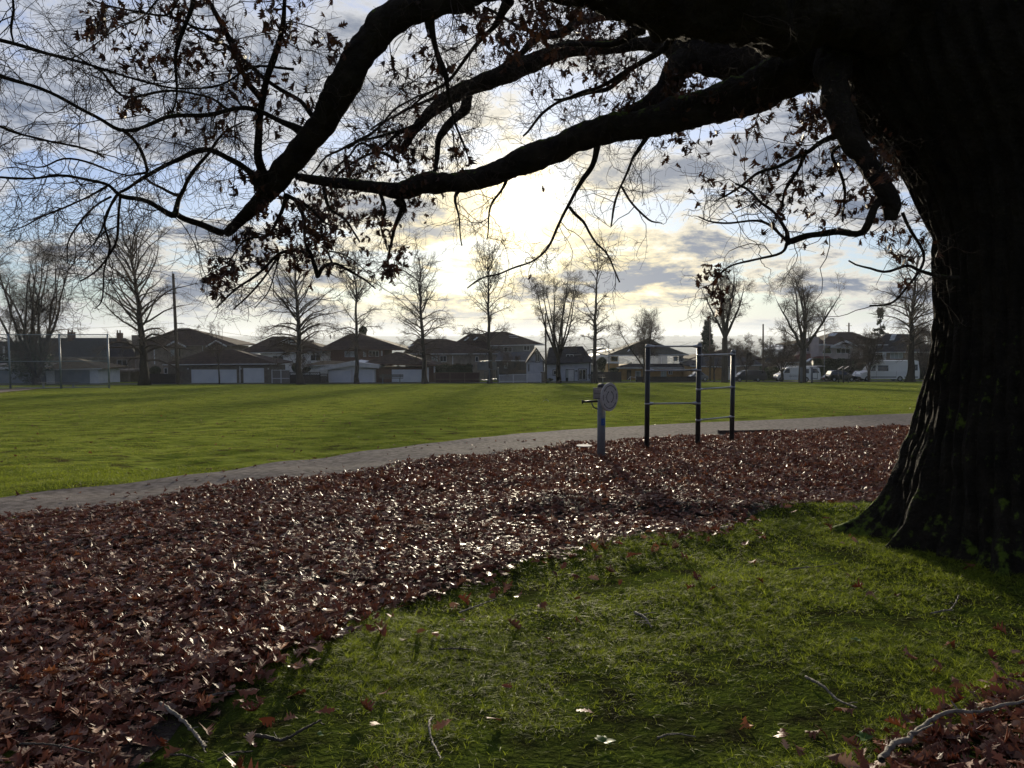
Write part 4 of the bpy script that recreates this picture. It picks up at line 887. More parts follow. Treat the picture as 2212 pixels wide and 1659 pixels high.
m_sky = mat('skylight_pane', (.45, .48, .5), None, rough=.12, spec=.9); m_conc = mat('grey_masonry', (.16, .14, .12), (.24, .21, .18), scale=4, rough=.9)
m_polew = mat('pole_wood', (.075, .06, .05), (.13, .105, .085), scale=4, rough=.85, stretch=(4, 4, .6)); m_galv = mat('dull_galvanised', (.16, .18, .20), (.24, .26, .28), scale=10, rough=.5, metal=.5)

class Bld:
    """a building whose parts are measured in picture units and set at real depth"""
    def __init__(s, name, d, x0, x1, label, cat, group=None, zoff=-.3):
        s.d = d; a = at(x0, 800, d); b = at(x1, 800, d); cx = (a.x + b.x) / 2; s.zg = gzf(cx, d) + zoff
        s.o = empty(name, (cx, d, s.zg), label=label, cat=cat); s.O = Vector(s.o.location)
        if group: s.o['group'] = group
    def p(s, q, dd=0): return at(q[0], q[1], s.d + dd)
    def fin(s, mb, name, m, parent=None, bevel=0, smooth=False, label=None):
        mb.v = [(x - s.O.x, y - s.O.y, z - s.O.z) for x, y, z in mb.v]
        return mb.build(name, m, parent or s.o, smooth, bevel, label)
    def wall(s, a, b, m, dep=8, dd=0, name='wall', ground=False, parent=None):
        p = s.p(a, dd); q = s.p(b, dd); z0 = s.zg - .3 if ground else min(p.z, q.z)
        mb = MB(); mb.box(min(p.x, q.x), max(p.x, q.x), s.d + dd, s.d + dd + dep, z0, max(p.z, q.z)); return s.fin(mb, name, m, parent)
    def hip(s, e0, e1, r0, r1, m, dep=9, dd=-.6, th=.2, trim=True, name='roof', rd=None):
        p = s.p(e0, dd); q = s.p(e1, dd); rd = dep / 2 if rd is None else rd; a = s.p(r0, dd + rd); b = s.p(r1, dd + rd); y0 = s.d + dd; y1 = y0 + dep; z = (p.z + q.z) / 2
        mb = MB(); v = [(p.x, y0, p.z), (q.x, y0, q.z), (q.x, y1, q.z), (p.x, y1, p.z), (a.x, a.y, a.z), (b.x, b.y, b.z)]
        v += [(x, y, zz - th) for x, y, zz in v[:4]]
        mb.add(v, [(0, 1, 5, 4), (1, 2, 5), (2, 3, 4, 5), (3, 0, 4), (6, 7, 1, 0), (7, 8, 2, 1), (8, 9, 3, 2), (9, 6, 0, 3), (9, 8, 7, 6)]); o = s.fin(mb, name, m)
        if trim:
            g = MB(); t = .06
            g.add([(p.x - t, y0 - t, p.z - .16), (q.x + t, y0 - t, q.z - .16), (q.x + t, y0 - .01, q.z - .16), (p.x - t, y0 - .01, p.z - .16), (p.x - t, y0 - t, p.z - .01), (q.x + t, y0 - t, q.z - .01), (q.x + t, y0 - .01, q.z - .01), (p.x - t, y0 - .01, p.z - .01)],
                  [(3, 2, 1, 0), (4, 5, 6, 7), (0, 1, 5, 4), (1, 2, 6, 5), (2, 3, 7, 6), (3, 0, 4, 7)]); s.fin(g, 'gutter', m_trim if trim is True else trim, o)
        return o
    def gable(s, e0, top, e1, m, dep=8, dd=-.5, th=.22, fill=None, trim=None, name='roof'):
        a = s.p(e0, dd); t = s.p(top, dd); b = s.p(e1, dd); y0 = s.d + dd; y1 = y0 + dep
        mb = MB(); mb.prism([(a.x, a.z), (t.x, t.z), (b.x, b.z), (b.x, b.z - th), (t.x, t.z - th * 1.25), (a.x, a.z - th)], 'y', y0, y1); o = s.fin(mb, name, m)
        if trim:
            g = MB(); g.prism([(a.x - .05, a.z + .03), (t.x, t.z + .04), (b.x + .05, b.z + .03), (b.x + .05, b.z - th - .08), (t.x, t.z - th * 1.25 - .1), (a.x - .05, a.z - th - .08)], 'y', y0 - .05, y0 - .005); s.fin(g, 'bargeboard', trim, o)
        if fill:
            k = MB(); i = .25; k.prism([(a.x + i, a.z - th), (t.x, t.z - th * 1.3), (b.x - i, b.z - th)], 'y', y0 - dd - .0, y0 - dd + .3); s.fin(k, 'gable', fill)
        return o
    def win(s, a, b, dd=0, cols=2, frame=None, glass=None, fw=.08, name='window', proud=.06):
        p = s.p(a, dd); q = s.p(b, dd); x0, x1 = sorted((p.x, q.x)); z0, z1 = sorted((p.z, q.z)); y = s.d + dd; mb = MB()
        mb.box(x0, x1, y - proud, y - .004, z1 - fw, z1); mb.box(x0, x1, y - proud - .02, y - .004, z0, z0 + fw)
        for i in range(cols + 1):
            c = x0 + (x1 - x0) * i / cols; c0 = min(max(c - fw / 2, x0), x1 - fw); mb.box(c0, c0 + fw, y - proud + .003, y - .004, z0 + fw, z1 - fw)
        o = s.fin(mb, name, frame or m_trim); g = MB(); g.box(x0 + fw * .5, x1 - fw * .5, y - .03, y - .006, z0 + fw * .5, z1 - fw * .5); s.fin(g, 'pane', glass or m_glass, o); return o
    def gdoor(s, a, b, m=None, n=5, dd=0, name='garage_door'):
        p = s.p(a, dd); q = s.p(b, dd); x0, x1 = sorted((p.x, q.x)); z1 = max(p.z, q.z); z0 = s.zg + .05; mb = MB(); y = s.d + dd
        for i in range(n): mb.box(x0, x1, y - .05 - .012 * (i % 2), y - .01, z0 + (z1 - z0) * i / n, z0 + (z1 - z0) * (i + 1) / n - .035)
        mb.box(x0 + .01, x1 - .01, y - .02, y - .004, z0, z1 - .01); return s.fin(mb, name, m or m_gdoor)
    def slab(s, a, b, m, dd=0, dep=.1, name='panel', parent=None, ground=False):
        return s.wall(a, b, m, dep, dd, name, ground, parent)

# A far-left flat garage
B = Bld('garage', 128, -40, 78, 'low flat roofed garage with dark door behind the backstop, leftmost', 'garage')
B.wall(h1(-300, 690), h1(520, 800), w_grey, 7, ground=True); B.slab(h1(-330, 655), h1(555, 688), m_trim, -.6, 8.2, 'roof'); B.slab(h1(-330, 615), h1(480, 652), w_beige, -.3, 7.6, 'parapet'); B.gdoor(h1(-120, 705), h1(480, 850), m_gdoor2)
B.slab(h1(484, 700), h1(522, 800), m_trim, -.12, .1, 'corner_post', ground=True)
# house behind, only its dark flank and a grey roof show
B = Bld('house', 150, -80, 60, 'dark walled house with white corner strip at the far left edge', 'house')
B.wall(h1(-500, 260), h1(40, 900), mat('dark_siding', (.03, .03, .035), (.05, .05, .055), rough=.8), 10, ground=True); B.slab(h1(42, 330), h1(70, 540), m_trim, -.1, .2, 'corner_post'); B.hip(h1(-700, 290), h1(300, 560), h1(-400, 100), h1(-100, 230), r_dark, 12)
# B tan roofed garage
B = Bld('garage', 127, 90, 220, 'small garage with tan hipped roof and white corners behind the backstop', 'garage')
B.wall(h1(715, 690), h1(1530, 800), w_white, 7, ground=True); B.hip(h1(655, 692), h1(1580, 672), h1(1060, 520), h1(1200, 516), r_tan, 9, rd=3.5); B.gdoor(h1(850, 695), h1(1400, 860), m_gdoor2)
# C long dark roofed house
B = Bld('house', 146, 95, 300, 'long house with charcoal roof and two chimneys left of the big bare tree', 'house')
B.wall(h1(640, 500), h1(2120, 900), w_beige, 9, ground=True)
p = B.p(h1(620, 500), -.8); q = B.p(h1(2140, 480), -.8); a = B.p(h1(640, 200), 4); b = B.p(h1(1950, 188), 4); mb = MB(); y1 = B.d + 10
mb.add([(p.x, p.y, p.z), (q.x, q.y, p.z), (q.x, y1, p.z), (p.x, y1, p.z), (a.x, a.y, a.z), (b.x, b.y, a.z), (p.x, p.y, p.z - .2), (q.x, q.y, p.z - .2), (q.x, y1, p.z - .2), (p.x, y1, p.z - .2)],
       [(0, 1, 5, 4), (1, 2, 5), (2, 3, 4, 5), (3, 0, 4), (6, 7, 1, 0), (7, 8, 2, 1), (8, 9, 3, 2), (9, 6, 0, 3), (9, 8, 7, 6)]); rf = B.fin(mb, 'roof', r_dark)
B.slab(h1(620, 495), h1(2140, 522), w_beige, -.95, .14, 'gutter', rf)
for x0, x1, yt in ((1045, 1128, 110), (1810, 1872, 120)):
    ch = B.slab(h1(x0, yt), h1(x1, 300), w_brick, 3.2, 1.2, 'chimney', rf)
    for xx in (x0 + 4, x1 - 16): B.slab(h1(xx, yt - 40), h1(xx + 12, yt), w_brick, 3.6, .3, 'chimney_pot', ch)
B.win(h1(1820, 540), h1(1980, 658), 0, 2); B.win(h1(1340, 550), h1(1440, 680), 0, 1, m_trim); B.win(h1(1460, 560), h1(1600, 660), 0, 2, m_wood)
for xx in (2108, 2140): B.slab(h1(xx, 525), h1(xx + 14, 705), m_trim, -.4, .12, 'downpipe')
B.slab(h1(1540, 698), h1(2040, 726), w_beige, -7, 6.9, 'carport_roof'); 
for xx in (1560, 1755, 1990): B.slab(h1(xx, 728), h1(xx + 30, 870), w_beige, -6.8, .3, 'carport_post', ground=True)
B.slab(h1(1800, 760), h1(2000, 870), m_conc, -6, .2, 'yard_wall', ground=True)
# D beige house with brown hip roof and two white dormers
B = Bld('house', 144, 290, 515, 'beige two storey house with brown hipped roof and two white trimmed dormers', 'house')
B.wall(h2(130, 330), h2(1650, 900), w_beige, 9, ground=True); B.hip(h2(40, 330), h2(1712, 305), h2(790, 50), h2(960, 46), r_brown, 11, trim=w_beige)
for a, t, b, fa, fb in (((585, 330), (740, 245), (915, 330), (650, 320), (845, 505)), ((1228, 328), (1385, 235), (1548, 322), (1310, 310), (1475, 385))):
    B.slab(h2(*fa), h2(*fb), w_beige, -.45, .6, 'bay'); B.gable(h2(*a), h2(*t), h2(*b), r_brown, 3, -1.0, .16, w_beige, m_trim, 'dormer')
B.win(h2(672, 375), h2(748, 495), -.45, 1, w_beige, m_curtain); B.win(h2(800, 365), h2(832, 490), -.45, 1, w_beige)
B.slab(h2(70, 155), h2(200, 335), w_beige, -.3, 1.6, 'chimney'); B.slab(h2(120, 330), h2(190, 480), m_dtrim, -.2, .25, 'balcony_shade_panel')  # black panel stands in for the shaded depth of the balcony
B.slab(h2(414, 375), h2(436, 610), m_trim, -.15, .1, 'downpipe'); B.slab(h2(1168, 325), h2(1180, 400), m_trim, -.15, .1, 'downpipe')
B.win(h2(575, 665), h2(635, 755), 0, 1)
# E double garage with tile hip roof
B = Bld('garage', 127, 355, 592, 'wide taupe garage with two pale doors under a dark tiled hipped roof', 'garage')
B.wall(h2(640, 640), h3(278, 640), w_tan, 7.5, ground=True); B.hip(h2(555, 610), h3(350, 596), h2(1265, 385), h2(1660, 378), r_brown, 9.5, rd=4.2)
B.gdoor(h2(1000, 690), h2(1710, 880)); B.gdoor(h2(1810, 668), h2(2135, 880)); B.slab(h2(1745, 640), h2(1763, 800), m_trim, -.1, .1, 'downpipe', ground=True)
for x_ in (945, 1768, 2195): B.slab(h2(x_ - 8, 668), h2(x_ + 8, 690), m_trim, -.2, .2, 'wall_lamp')
# H white house
B = Bld('house', 143, 500, 722, 'white sided house with brown roof and white gable behind a bare tree', 'house')
B.wall(h3(100, 440), h3(1190, 900), w_white, 9, ground=True); B.hip(h3(-270, 430), h3(1240, 408), h3(290, 172), h3(620, 185), r_brown, 11)
B.gable(h3(350, 290), h3(545, 195), h3(700, 290), r_brown, 3, -.5, .12, w_white, m_trim, 'dormer')
B.win(h3(288, 478), h3(460, 575), 0, 2, m_trim); B.win(h3(878, 460), h3(1038, 555), 0, 2, m_trim); B.slab(h3(885, 235), h3(915, 290), w_brick, 6, .8, 'chimney')
# I brown brick house
B = Bld('house', 141, 715, 930, 'brown brick house with peaked brown roof and two curtained windows', 'house')
B.wall(h3(1195, 380), h4(60, 900), w_brick, 9, ground=True); B.hip(h3(980, 385), h4(420, 375), h3(1500, 128), h3(1640, 128), r_brown, 11, trim=w_brick)
B.win(h3(1410, 408), h3(1590, 498), 0, 3, m_trim, m_curtain); B.win(h3(1700, 412), h3(1745, 496), 0, 1, m_trim, m_curtain); B.win(h3(1785, 400), h3(1945, 490), 0, 3, m_trim); B.win(h3(1975, 400), h3(2000, 480), 0, 1, m_trim, m_curtain)
for xx in (1185, 1240): B.slab(h3(xx, 150), h3(xx + 10, 215), m_dtrim, 4, .15, 'roof_vent')
# J low brown roof with two ridges, white gutter
B = Bld('house', 145, 870, 1060, 'long brown roofed house with white gutter and skylights between two bare trees', 'house')
B.wall(h4(380, 450), h4(1780, 900), w_beige, 8, ground=True); B.hip(h4(330, 445), h4(1860, 440), h4(560, 215), h4(1020, 215), r_brown, 10)
B.win(h4(790, 490), h4(880, 575), 0, 2, m_trim, m_curtain); B.win(h4(915, 478), h4(1020, 572), 0, 2, m_trim); B.win(h4(1470, 490), h4(1515, 570), 0, 1, m_trim); B.slab(h4(1110, 480), h4(1122, 640), m_trim, -.15, .12, 'downpipe')
def skylight(B, a, b, c, d_, dd, th=.08):
    P = [B.p(q, dd + k) for q, k in ((a, 0), (b, 0), (c, .9), (d_, .9))]; mb = MB(); mb.add([tuple(p) for p in P] + [(p.x, p.y - .05, p.z + th) for p in P], [(3, 2, 1, 0), (4, 5, 6, 7), (0, 1, 5, 4), (1, 2, 6, 5), (2, 3, 7, 6), (3, 0, 4, 7)]); B.fin(mb, 'skylight', m_sky)
skylight(B, h4(405, 352), h4(440, 348), h4(510, 308), h4(475, 312), 1.2)
# K higher brown roof
B = Bld('house', 150, 960, 1165, 'tall house with broad brown roof and slatted roof vents in the middle', 'house')
B.wall(h4(1300, 300), h5(410, 900), w_grey, 9, ground=True)
B.hip(h4(1020, 330), h5(570, 298), h4(1640, 110), h4(1940, 98), r_brown, 12, rd=5); B.hip(h4(900, 420), h4(1700, 400), h4(1370, 138), h4(1600, 132), r_brown, 6, -2.4, rd=3, trim=False, name='front_roof')
skylight(B, h4(1290, 243), h4(1320, 240), h4(1385, 190), h4(1355, 192), -.9); skylight(B, h4(1435, 236), h4(1465, 234), h4(1525, 186), h4(1495, 188), -.9)
for y_ in (160, 188): B.slab(h4(1940 + y_ * .3, y_), h4(2080 + y_ * .3, y_ + 6), m_trim, 1.0, .4, 'roof_vent')
B.win(h5(245, 320), h5(340, 395), 0, 2, m_trim); B.win(h4(1910, 340), h4(2040, 420), 0, 2, m_trim); B.slab(h4(1530, 75), h4(1538, 140), m_dtrim, 5, .15, 'roof_vent')
# L white double garage with tan flat wing
B = Bld('garage', 126, 690, 812, 'white gabled double garage with two pale doors behind a slim tree', 'garage')
B.wall(h3(1160, 685), h3(1875, 800), w_white, 7, ground=True); B.gable(h3(1015, 665), h3(1520, 562), h3(1935, 620), m_trim, 8, -.7, .5, w_white, m_trim)
B.gdoor(h3(1180, 712), h3(1500, 880), n=1); B.gdoor(h3(1540, 698), h3(1845, 880), n=1); B.slab(h3(1505, 690), h3(1535, 800), m_trim, -.12, .1, 'door_post', ground=True)
B = Bld('shed', 134, 640, 760, 'low tan roofed shed with white walls beside the white gabled garage', 'shed')
B.wall(h3(760, 640), h3(1150, 900), w_white, 5, ground=True); B.hip(h3(720, 632), h3(1480, 600), h3(1080, 552), h3(1220, 550), r_tan, 7, rd=3)
# M brick garage
B = Bld('garage', 127.5, 785, 935, 'brick garage with one wide white door under a red-brown hipped roof', 'garage')
B.wall(h3(1880, 670), h4(820, 800), w_brick, 7.5, ground=True); B.hip(h3(1690, 590), h4(890, 625), h4(240, 415), h4(345, 430), r_brown, 9.5, rd=4.2, trim=w_brick)
B.gdoor(h4(168, 690), h4(660, 880)); B.slab(h4(715, 660), h4(745, 800), m_trim, -.1, .1, 'corner_post', ground=True); B.slab(h4(820, 640), h4(845, 740), m_trim, -.3, .2, 'post')
# Q grey roofed carport house
B = Bld('house', 136, 1075, 1150, 'low blue-grey roofed annexe with open porch beside the pale blue cottage', 'house')
B.wall(h4(1790, 560), h5(300, 900), mat('dark_render', (.05, .048, .05), (.08, .075, .075), rough=.9), 6, ground=True)
B.hip(h4(1780, 545), h5(330, 550), h4(1830, 420), h5(370, 410), r_grey, 8, rd=4)
B.win(h4(1915, 585), h4(1975, 672), 0, 2, m_trim, m_curtain); B.slab(h4(1500, 575), h4(1800, 700), w_grey, -.3, .2, 'lean_to'); B.win(h5(90, 580), h5(200, 700), 0, 1, m_darkwood); B.slab(h5(10, 700), h5(340, 740), m_wood, -2, .15, 'railing')
# R pale blue cottage
B = Bld('cottage', 128, 1165, 1285, 'pale blue cottage with black roof, black window frames and front gable', 'cottage')
B.wall(h5(600, 590), h5(1290, 840), w_blue, 7, ground=True); B.wall(h5(300, 560), h5(560, 840), w_blue, 7.0, -1.2, 'gable_wing', ground=True)
p0 = B.p(h5(300, 575), -1.2); p1 = B.p(h5(560, 575), -1.2); pt = B.p(h5(450, 400), -1.2); mb = MB(); mb.prism([(p0.x, p0.z), (p1.x, p1.z), (pt.x, pt.z)], 'y', B.d - 1.2, B.d + 4); B.fin(mb, 'gable', w_blue)
B.gable(h5(275, 585), h5(445, 350), h5(612, 600), r_dark, 7, -1.8, .22)
p = B.p(h5(590, 605), -.6); q = B.p(h5(1335, 572), -.6); a = B.p(h5(640, 345), 3); b = B.p(h5(1160, 328), 3); y1 = B.d + 7.5; mb = MB()
mb.add([(p.x, p.y, p.z), (q.x, q.y, q.z), (q.x, y1, q.z), (p.x, y1, p.z), (a.x, a.y, a.z), (b.x, b.y, b.z)] + [(x, y, z - .15) for x, y, z in ((p.x, p.y, p.z), (q.x, q.y, q.z), (q.x, y1, q.z), (p.x, y1, p.z))], [(0, 1, 5, 4), (1, 2, 5), (2, 3, 4, 5), (3, 0, 4), (6, 7, 1, 0), (7, 8, 2, 1), (8, 9, 3, 2), (9, 6, 0, 3), (9, 8, 7, 6)])
rf = B.fin(mb, 'roof', r_dark)
def bwin(a, b, dd, cols):
    p = B.p(a, dd); q = B.p(b, dd); t = .12; fr = MB(); x0, x1 = sorted((p.x, q.x)); z0, z1 = sorted((p.z, q.z)); y = B.d + dd
    fr.box(x0 - t, x1 + t, y - .03, y - .003, z0 - t, z1 + t); f = B.fin(fr, 'surround', m_dtrim)
    w = B.win(a, b, dd - .03, cols, m_trim); return w
bwin(h5(432, 445), h5(492, 570), -1.2, 2); bwin(h5(706, 702), h5(755, 775), 0, 1); bwin(h5(1100, 688), h5(1215, 848), 0, 2)
dt = MB(); p = B.p(h5(898, 688)); q = B.p(h5(1032, 870)); dt.box(p.x, q.x, B.d - .04, B.d - .003, B.zg, p.z); ds = B.fin(dt, 'surround', m_dtrim)
dr = B.slab(h5(938, 696), h5(1024, 868), m_trim, -.1, .05, 'door', ground=True); B.slab(h5(1005, 790), h5(1010, 800), m_dtrim, -.14, .035, 'handle', dr)
B.slab(h5(906, 700), h5(934, 820), m_curtain, -.08, .03, 'sidelight')
B.win(h5(905, 455), h5(1020, 520), .9, 2, m_trim); B.slab(h5(1035, 455), h5(1150, 520), w_grey, 1.0, 1.2, 'dormer')
B.slab(h5(545, 560), h5(556, 720), m_dtrim, -1.3, .09, 'downpipe'); B.slab(h5(1262, 590), h5(1272, 840), m_dtrim, -.1, .09, 'downpipe'); B.slab(h5(318, 610), h5(332, 720), m_dtrim, -1.3, .09, 'downpipe')
B.slab(h5(1050, 705), h5(1080, 722), m_dtrim, -.4, .35, 'wall_lamp')
# V ochre house
B = Bld('house', 140, 1312, 1505, 'ochre two storey house with dark hipped roof and white eaves', 'house')
B.wall(h5(1600, 480), h6(440, 270), w_orange, 9, dd=2, name='upper_wall'); B.hip(h5(1545, 465), h6(480, 262), h5(2200, 195), h6(150, 140), mat('dark_green_roof', (.03, .03, .022), (.05, .048, .036), scale=2, rough=.9), 12, 1.2, rd=5.5)
B.wall(h5(1580, 640), h6(500, 380), w_orange, 11, ground=True)
B.hip(h5(1690, 660), h6(505, 380), h5(1900, 600), h6(470, 345), r_dark, 4, -1.2, rd=3, name='porch_roof'); B.slab(h5(1545, 590), h5(1720, 700), w_orange, -.6, 3, 'balcony'); B.slab(h5(1540, 583), h5(1725, 598), m_trim, -.7, 3.2, 'balcony_rail')
B.win(h5(1600, 490), h5(1710, 565), 2, 1, w_orange); B.win(h6(345, 280), h6(380, 322), 2, 1, w_orange, m_curtain); B.win(h6(392, 275), h6(430, 330), 2, 2, m_trim)
dr = B.slab(h5(1850, 700), h5(1915, 850), m_darkwood, -.06, .05, 'door', ground=True); B.win(h5(1980, 715), h5(2065, 815), 0, 4, m_trim); B.win(h6(232, 405), h6(280, 465), 0, 2, m_trim, m_curtain); B.win(h6(300, 403), h6(335, 440), 0, 2, m_trim)
for xx in (1712,): B.slab(h5(xx, 500), h5(xx + 10, 660), m_trim, -.5, .12, 'balcony_post')
B.slab(h5(1635, 375), h5(1655, 430), w_brick, 6, .6, 'chimney'); skylight(B, h5(1855, 415), h5(1880, 412), h5(1905, 378), h5(1885, 380), 2.4)
B.slab(h6(236, 290), h6(240, 355), m_trim, 1.85, .1, 'downpipe')
# X dark roofs and ochre garage right of it
B = Bld('garage', 134, 1492, 1652, 'long ochre and white garage with dark roof behind the grey people carrier', 'garage')
B.wall(h6(500, 375), h6(820, 400), w_orange, 7, ground=True); B.wall(h6(822, 375), h6(905, 400), w_white, 7, ground=True); B.wall(h6(907, 360), h6(1125, 400), w_beige, 7, ground=True)
B.hip(h6(498, 362), h6(890, 372), h6(560, 285), h6(840, 270), r_dark, 9, rd=4.5); B.hip(h6(885, 365), h6(1135, 352), h6(900, 290), h6(1050, 288), r_dark, 8.6, -.4, rd=4, name='side_roof')
B.gdoor(h6(600, 385), h6(780, 480), w_orange, 4)
B = Bld('house', 150, 1520, 1660, 'low house with long dark sloping roof behind the ochre garage', 'house')
B.wall(h6(640, 300), h6(1160, 480), w_tan, 8, ground=True); B.hip(h6(480, 300), h6(1165, 300), h6(800, 212), h6(870, 212), r_brown, 11, trim=False)
B = Bld('house', 152, 1640, 1745, 'dark roofed bungalow behind the leafless small tree on the right', 'house')
B.wall(h7(10, 600), h7(480, 700), w_tan, 8, ground=True); B.hip(h7(-40, 660), h7(560, 660), h7(20, 530), h7(420, 520), r_dark, 11, trim=False)
# pink house
B = Bld('house', 142, 1730, 2000, 'large pale pink house with red-brown roof, tall chimney and arched window', 'house')
B.wall(h7(480, 370), h8(470, 560), w_pink, 9, ground=True)
B.hip(h7(380, 368), h7(800, 362), h7(570, 290), h7(720, 288), r_brown, 9, -.6, rd=4); B.hip(h7(700, 372), h8(620, 368), h7(900, 212), h8(180, 212), r_brown, 12, rd=5.5)
c = B.slab(h7(610, 275), h7(706, 560), w_pink, -.9, 1.3, 'chimney', ground=True); B.slab(h7(640, 245), h7(652, 275), m_dtrim, -.5, .4, 'chimney_pot', c); B.slab(h7(672, 250), h7(684, 275), m_dtrim, -.5, .4, 'chimney_pot', c)
B.gable(h7(860, 395), h7(1040, 315), h7(1240, 400), r_brown, 3, -1.2, .2, w_pink, m_trim, 'dormer'); B.slab(h7(880, 395), h7(1140, 415), m_trim, -.9, .8, 'dormer_sill')
mb = MB(); p = B.p(h7(808, 485)); rx = abs(B.p(h7(868, 485)).x - p.x); rz = B.p(h7(808, 405)).z - p.z; mb.prism([(p.x + rx * math.cos(R(a)), p.z + rz * math.sin(R(a))) for a in range(0, 181, 12)], 'y', B.d - .08, B.d - .004); aw = B.fin(mb, 'window', m_trim)
mb = MB(); mb.prism([(p.x + rx * .9 * math.cos(R(a)), p.z + .08 + rz * .88 * math.sin(R(a))) for a in range(0, 181, 12)], 'y', B.d - .1, B.d - .085); B.fin(mb, 'pane', m_glass, aw)
B.win(h7(930, 420), h7(1100, 480), 0, 3, m_trim); B.win(h7(520, 395), h7(600, 460), 0, 2, m_trim, m_glass); skylight(B, h7(820, 266), h7(905, 266), h7(945, 232), h7(860, 234), 1.8)
B.hip(h7(280, 590), h7(620, 582), h7(470, 485), h7(610, 483), r_red, 6, -5, rd=3, name='porch_roof'); B.wall(h7(290, 595), h7(620, 640), w_pink, 4, -4.4, 'porch', ground=True)
for x_ in (300, 345, 395): B.win(h7(x_, 605), h7(x_ + 30, 650), -4.4, 1, m_trim, m_curtain)
B.gable(h7(505, 605), h7(640, 545), h7(770, 585), m_trim, 3, -5.5, .14); B.hip(h7(600, 558), h7(900, 552), h7(700, 515), h7(830, 514), r_red, 5, -3.2, rd=2, name='bay_roof')
B.slab(h8(560, 470), h8(600, 560), m_trim, -.1, .12, 'post')
B = Bld('house', 147, 1900, 2010, 'pale house with brick chimney and grey roof behind the tall white van', 'house')
B.wall(h8(380, 460), h8(1100, 560), w_beige, 8, ground=True); B.hip(h8(330, 462), h8(1200, 460), h8(600, 235), h8(960, 240), r_dark, 10); B.slab(h8(945, 220), h8(1005, 300), w_brick, 3, .9, 'chimney'); B.win(h8(650, 468), h8(808, 545), 0, 3, m_trim, m_curtain); B.win(h8(440, 490), h8(570, 560), 0, 3, m_trim)
skylight(B, h8(640, 320), h8(700, 315), h8(735, 245), h8(670, 248), 1.5)

# fences, hedges
def fence(px0, px1, pt, d, label, m, npost=5, name='fence', lattice=None, pm=None, slope=0, gaps=False):
    a = at(px0, pt, d); b = at(px1, pt + slope, d); zg = gzf((a.x + b.x) / 2, d) - .3; e = empty(name, ((a.x + b.x) / 2, d, zg), label=label, cat='fence'); O = Vector(e.location); mb = MB(); n = int((b.x - a.x) / .16)
    for i in range(n):
        x = a.x + (b.x - a.x) * i / n - O.x; zt = a.z + (b.z - a.z) * i / n - O.z - (0 if lattice is None else lattice)
        mb.box(x, x + (.075 if gaps else .152), -.02, .0, .0 if not gaps else .35, zt + .01 * (i % 3))
    mb.build('boards', m, e)
    for i in range(npost):
        x = a.x + (b.x - a.x) * i / (npost - 1) - O.x; zt = a.z + (b.z - a.z) * i / (npost - 1) - O.z; k = MB(); k.box(x - .07, x + .07, -.09, -.025, 0, zt + .08); k.build('post', pm or m, e)
    for hz in ((.45,), (1.0,)) if not gaps else ((.33,), (1.0,)):
        k = MB(); h_ = hz[0]; z0 = (a.z - O.z) * h_ - .06; z1 = (b.z - O.z) * h_ - .06; x0 = a.x - O.x; x1 = b.x - O.x
        k.add([(x0, -.06, z0), (x1, -.06, z1), (x1, -.024, z1), (x0, -.024, z0), (x0, -.06, z0 + .1), (x1, -.06, z1 + .1), (x1, -.024, z1 + .1), (x0, -.024, z0 + .1)], [(3, 2, 1, 0), (4, 5, 6, 7), (0, 1, 5, 4), (1, 2, 6, 5), (2, 3, 7, 6), (3, 0, 4, 7)]); k.build('rail', pm or m, e)
    if lattice:
        k = MB(); zt = (a.z + b.z) / 2 - O.z; st = .28; w = .03; x = a.x - O.x
        while x < b.x - O.x - lattice:
            for s in (0, 1):
                xa, xb = (x, x + lattice) if s == 0 else (x + lattice, x)
                k.add([(xa - w, -.015 - .012 * s, zt - lattice), (xa + w, -.015 - .012 * s, zt - lattice), (xb + w, -.015 - .012 * s, zt), (xb - w, -.015 - .012 * s, zt), (xa - w, -.006 - .012 * s, zt - lattice), (xa + w, -.006 - .012 * s, zt - lattice), (xb + w, -.006 - .012 * s, zt), (xb - w, -.006 - .012 * s, zt)], [(0, 1, 2, 3), (7, 6, 5, 4), (0, 4, 5, 1), (2, 6, 7, 3), (1, 5, 6, 2), (0, 3, 7, 4)])
            x += st
        k.build('lattice', m_darkwood if lattice else m, e)
    return e
fence(h2(360, 0)[0], h2(750, 0)[0], h2(0, 760)[1], 124.5, 'dark picket fence between the big tree and the utility pole', m_darkwood, 4)
fence(h3(280, 0)[0], h3(560, 0)[0], h3(0, 700)[1], 124.5, 'plain grey boarded gate with pale posts beside the taupe garage', mat('grey_boards', (.16, .145, .135), (.22, .20, .19), scale=3, rough=.9, stretch=(5, 5, 1)), 3, 'gate', pm=m_trim)
fence(h3(562, 0)[0], h3(1025, 0)[0], h3(0, 735)[1], 124.2, 'taller black fence with lattice top left of the white gabled garage', m_darkwood, 4, lattice=.4)
fence(h3(1030, 0)[0], h3(1146, 0)[0], h3(0, 760)[1], 124.2, 'short black lattice topped fence touching the white gabled garage', m_darkwood, 2, lattice=.35)
fence(h4(845, 0)[0], h4(1530, 0)[0], h4(0, 740)[1], 124.2, 'red-brown fence under the clipped dark hedge', m_redwood, 4, pm=m_wood)
fence(h4(1840, 0)[0], h5(515, 0)[0], h4(0, 778)[1], 122.5, 'white railing of thin slats in front of the porch', m_trim, 4, slope=-3, gaps=True)
fence(h5(515, 0)[0], h5(600, 0)[0], h5(0, 735)[1], 123.5, 'small brown board fence between white railing and cottage', m_wood, 2)
fence(h5(1295, 0)[0], h5(1758, 0)[0], h5(0, 732)[1], 124, 'solid black fence right of the pale blue cottage', m_dtrim, 4, slope=0)
fence(h5(1995, 0)[0], h6(560, 0)[0], h6(0, 462)[1], 124, 'long low dark fence in front of the ochre house', m_darkwood, 7)
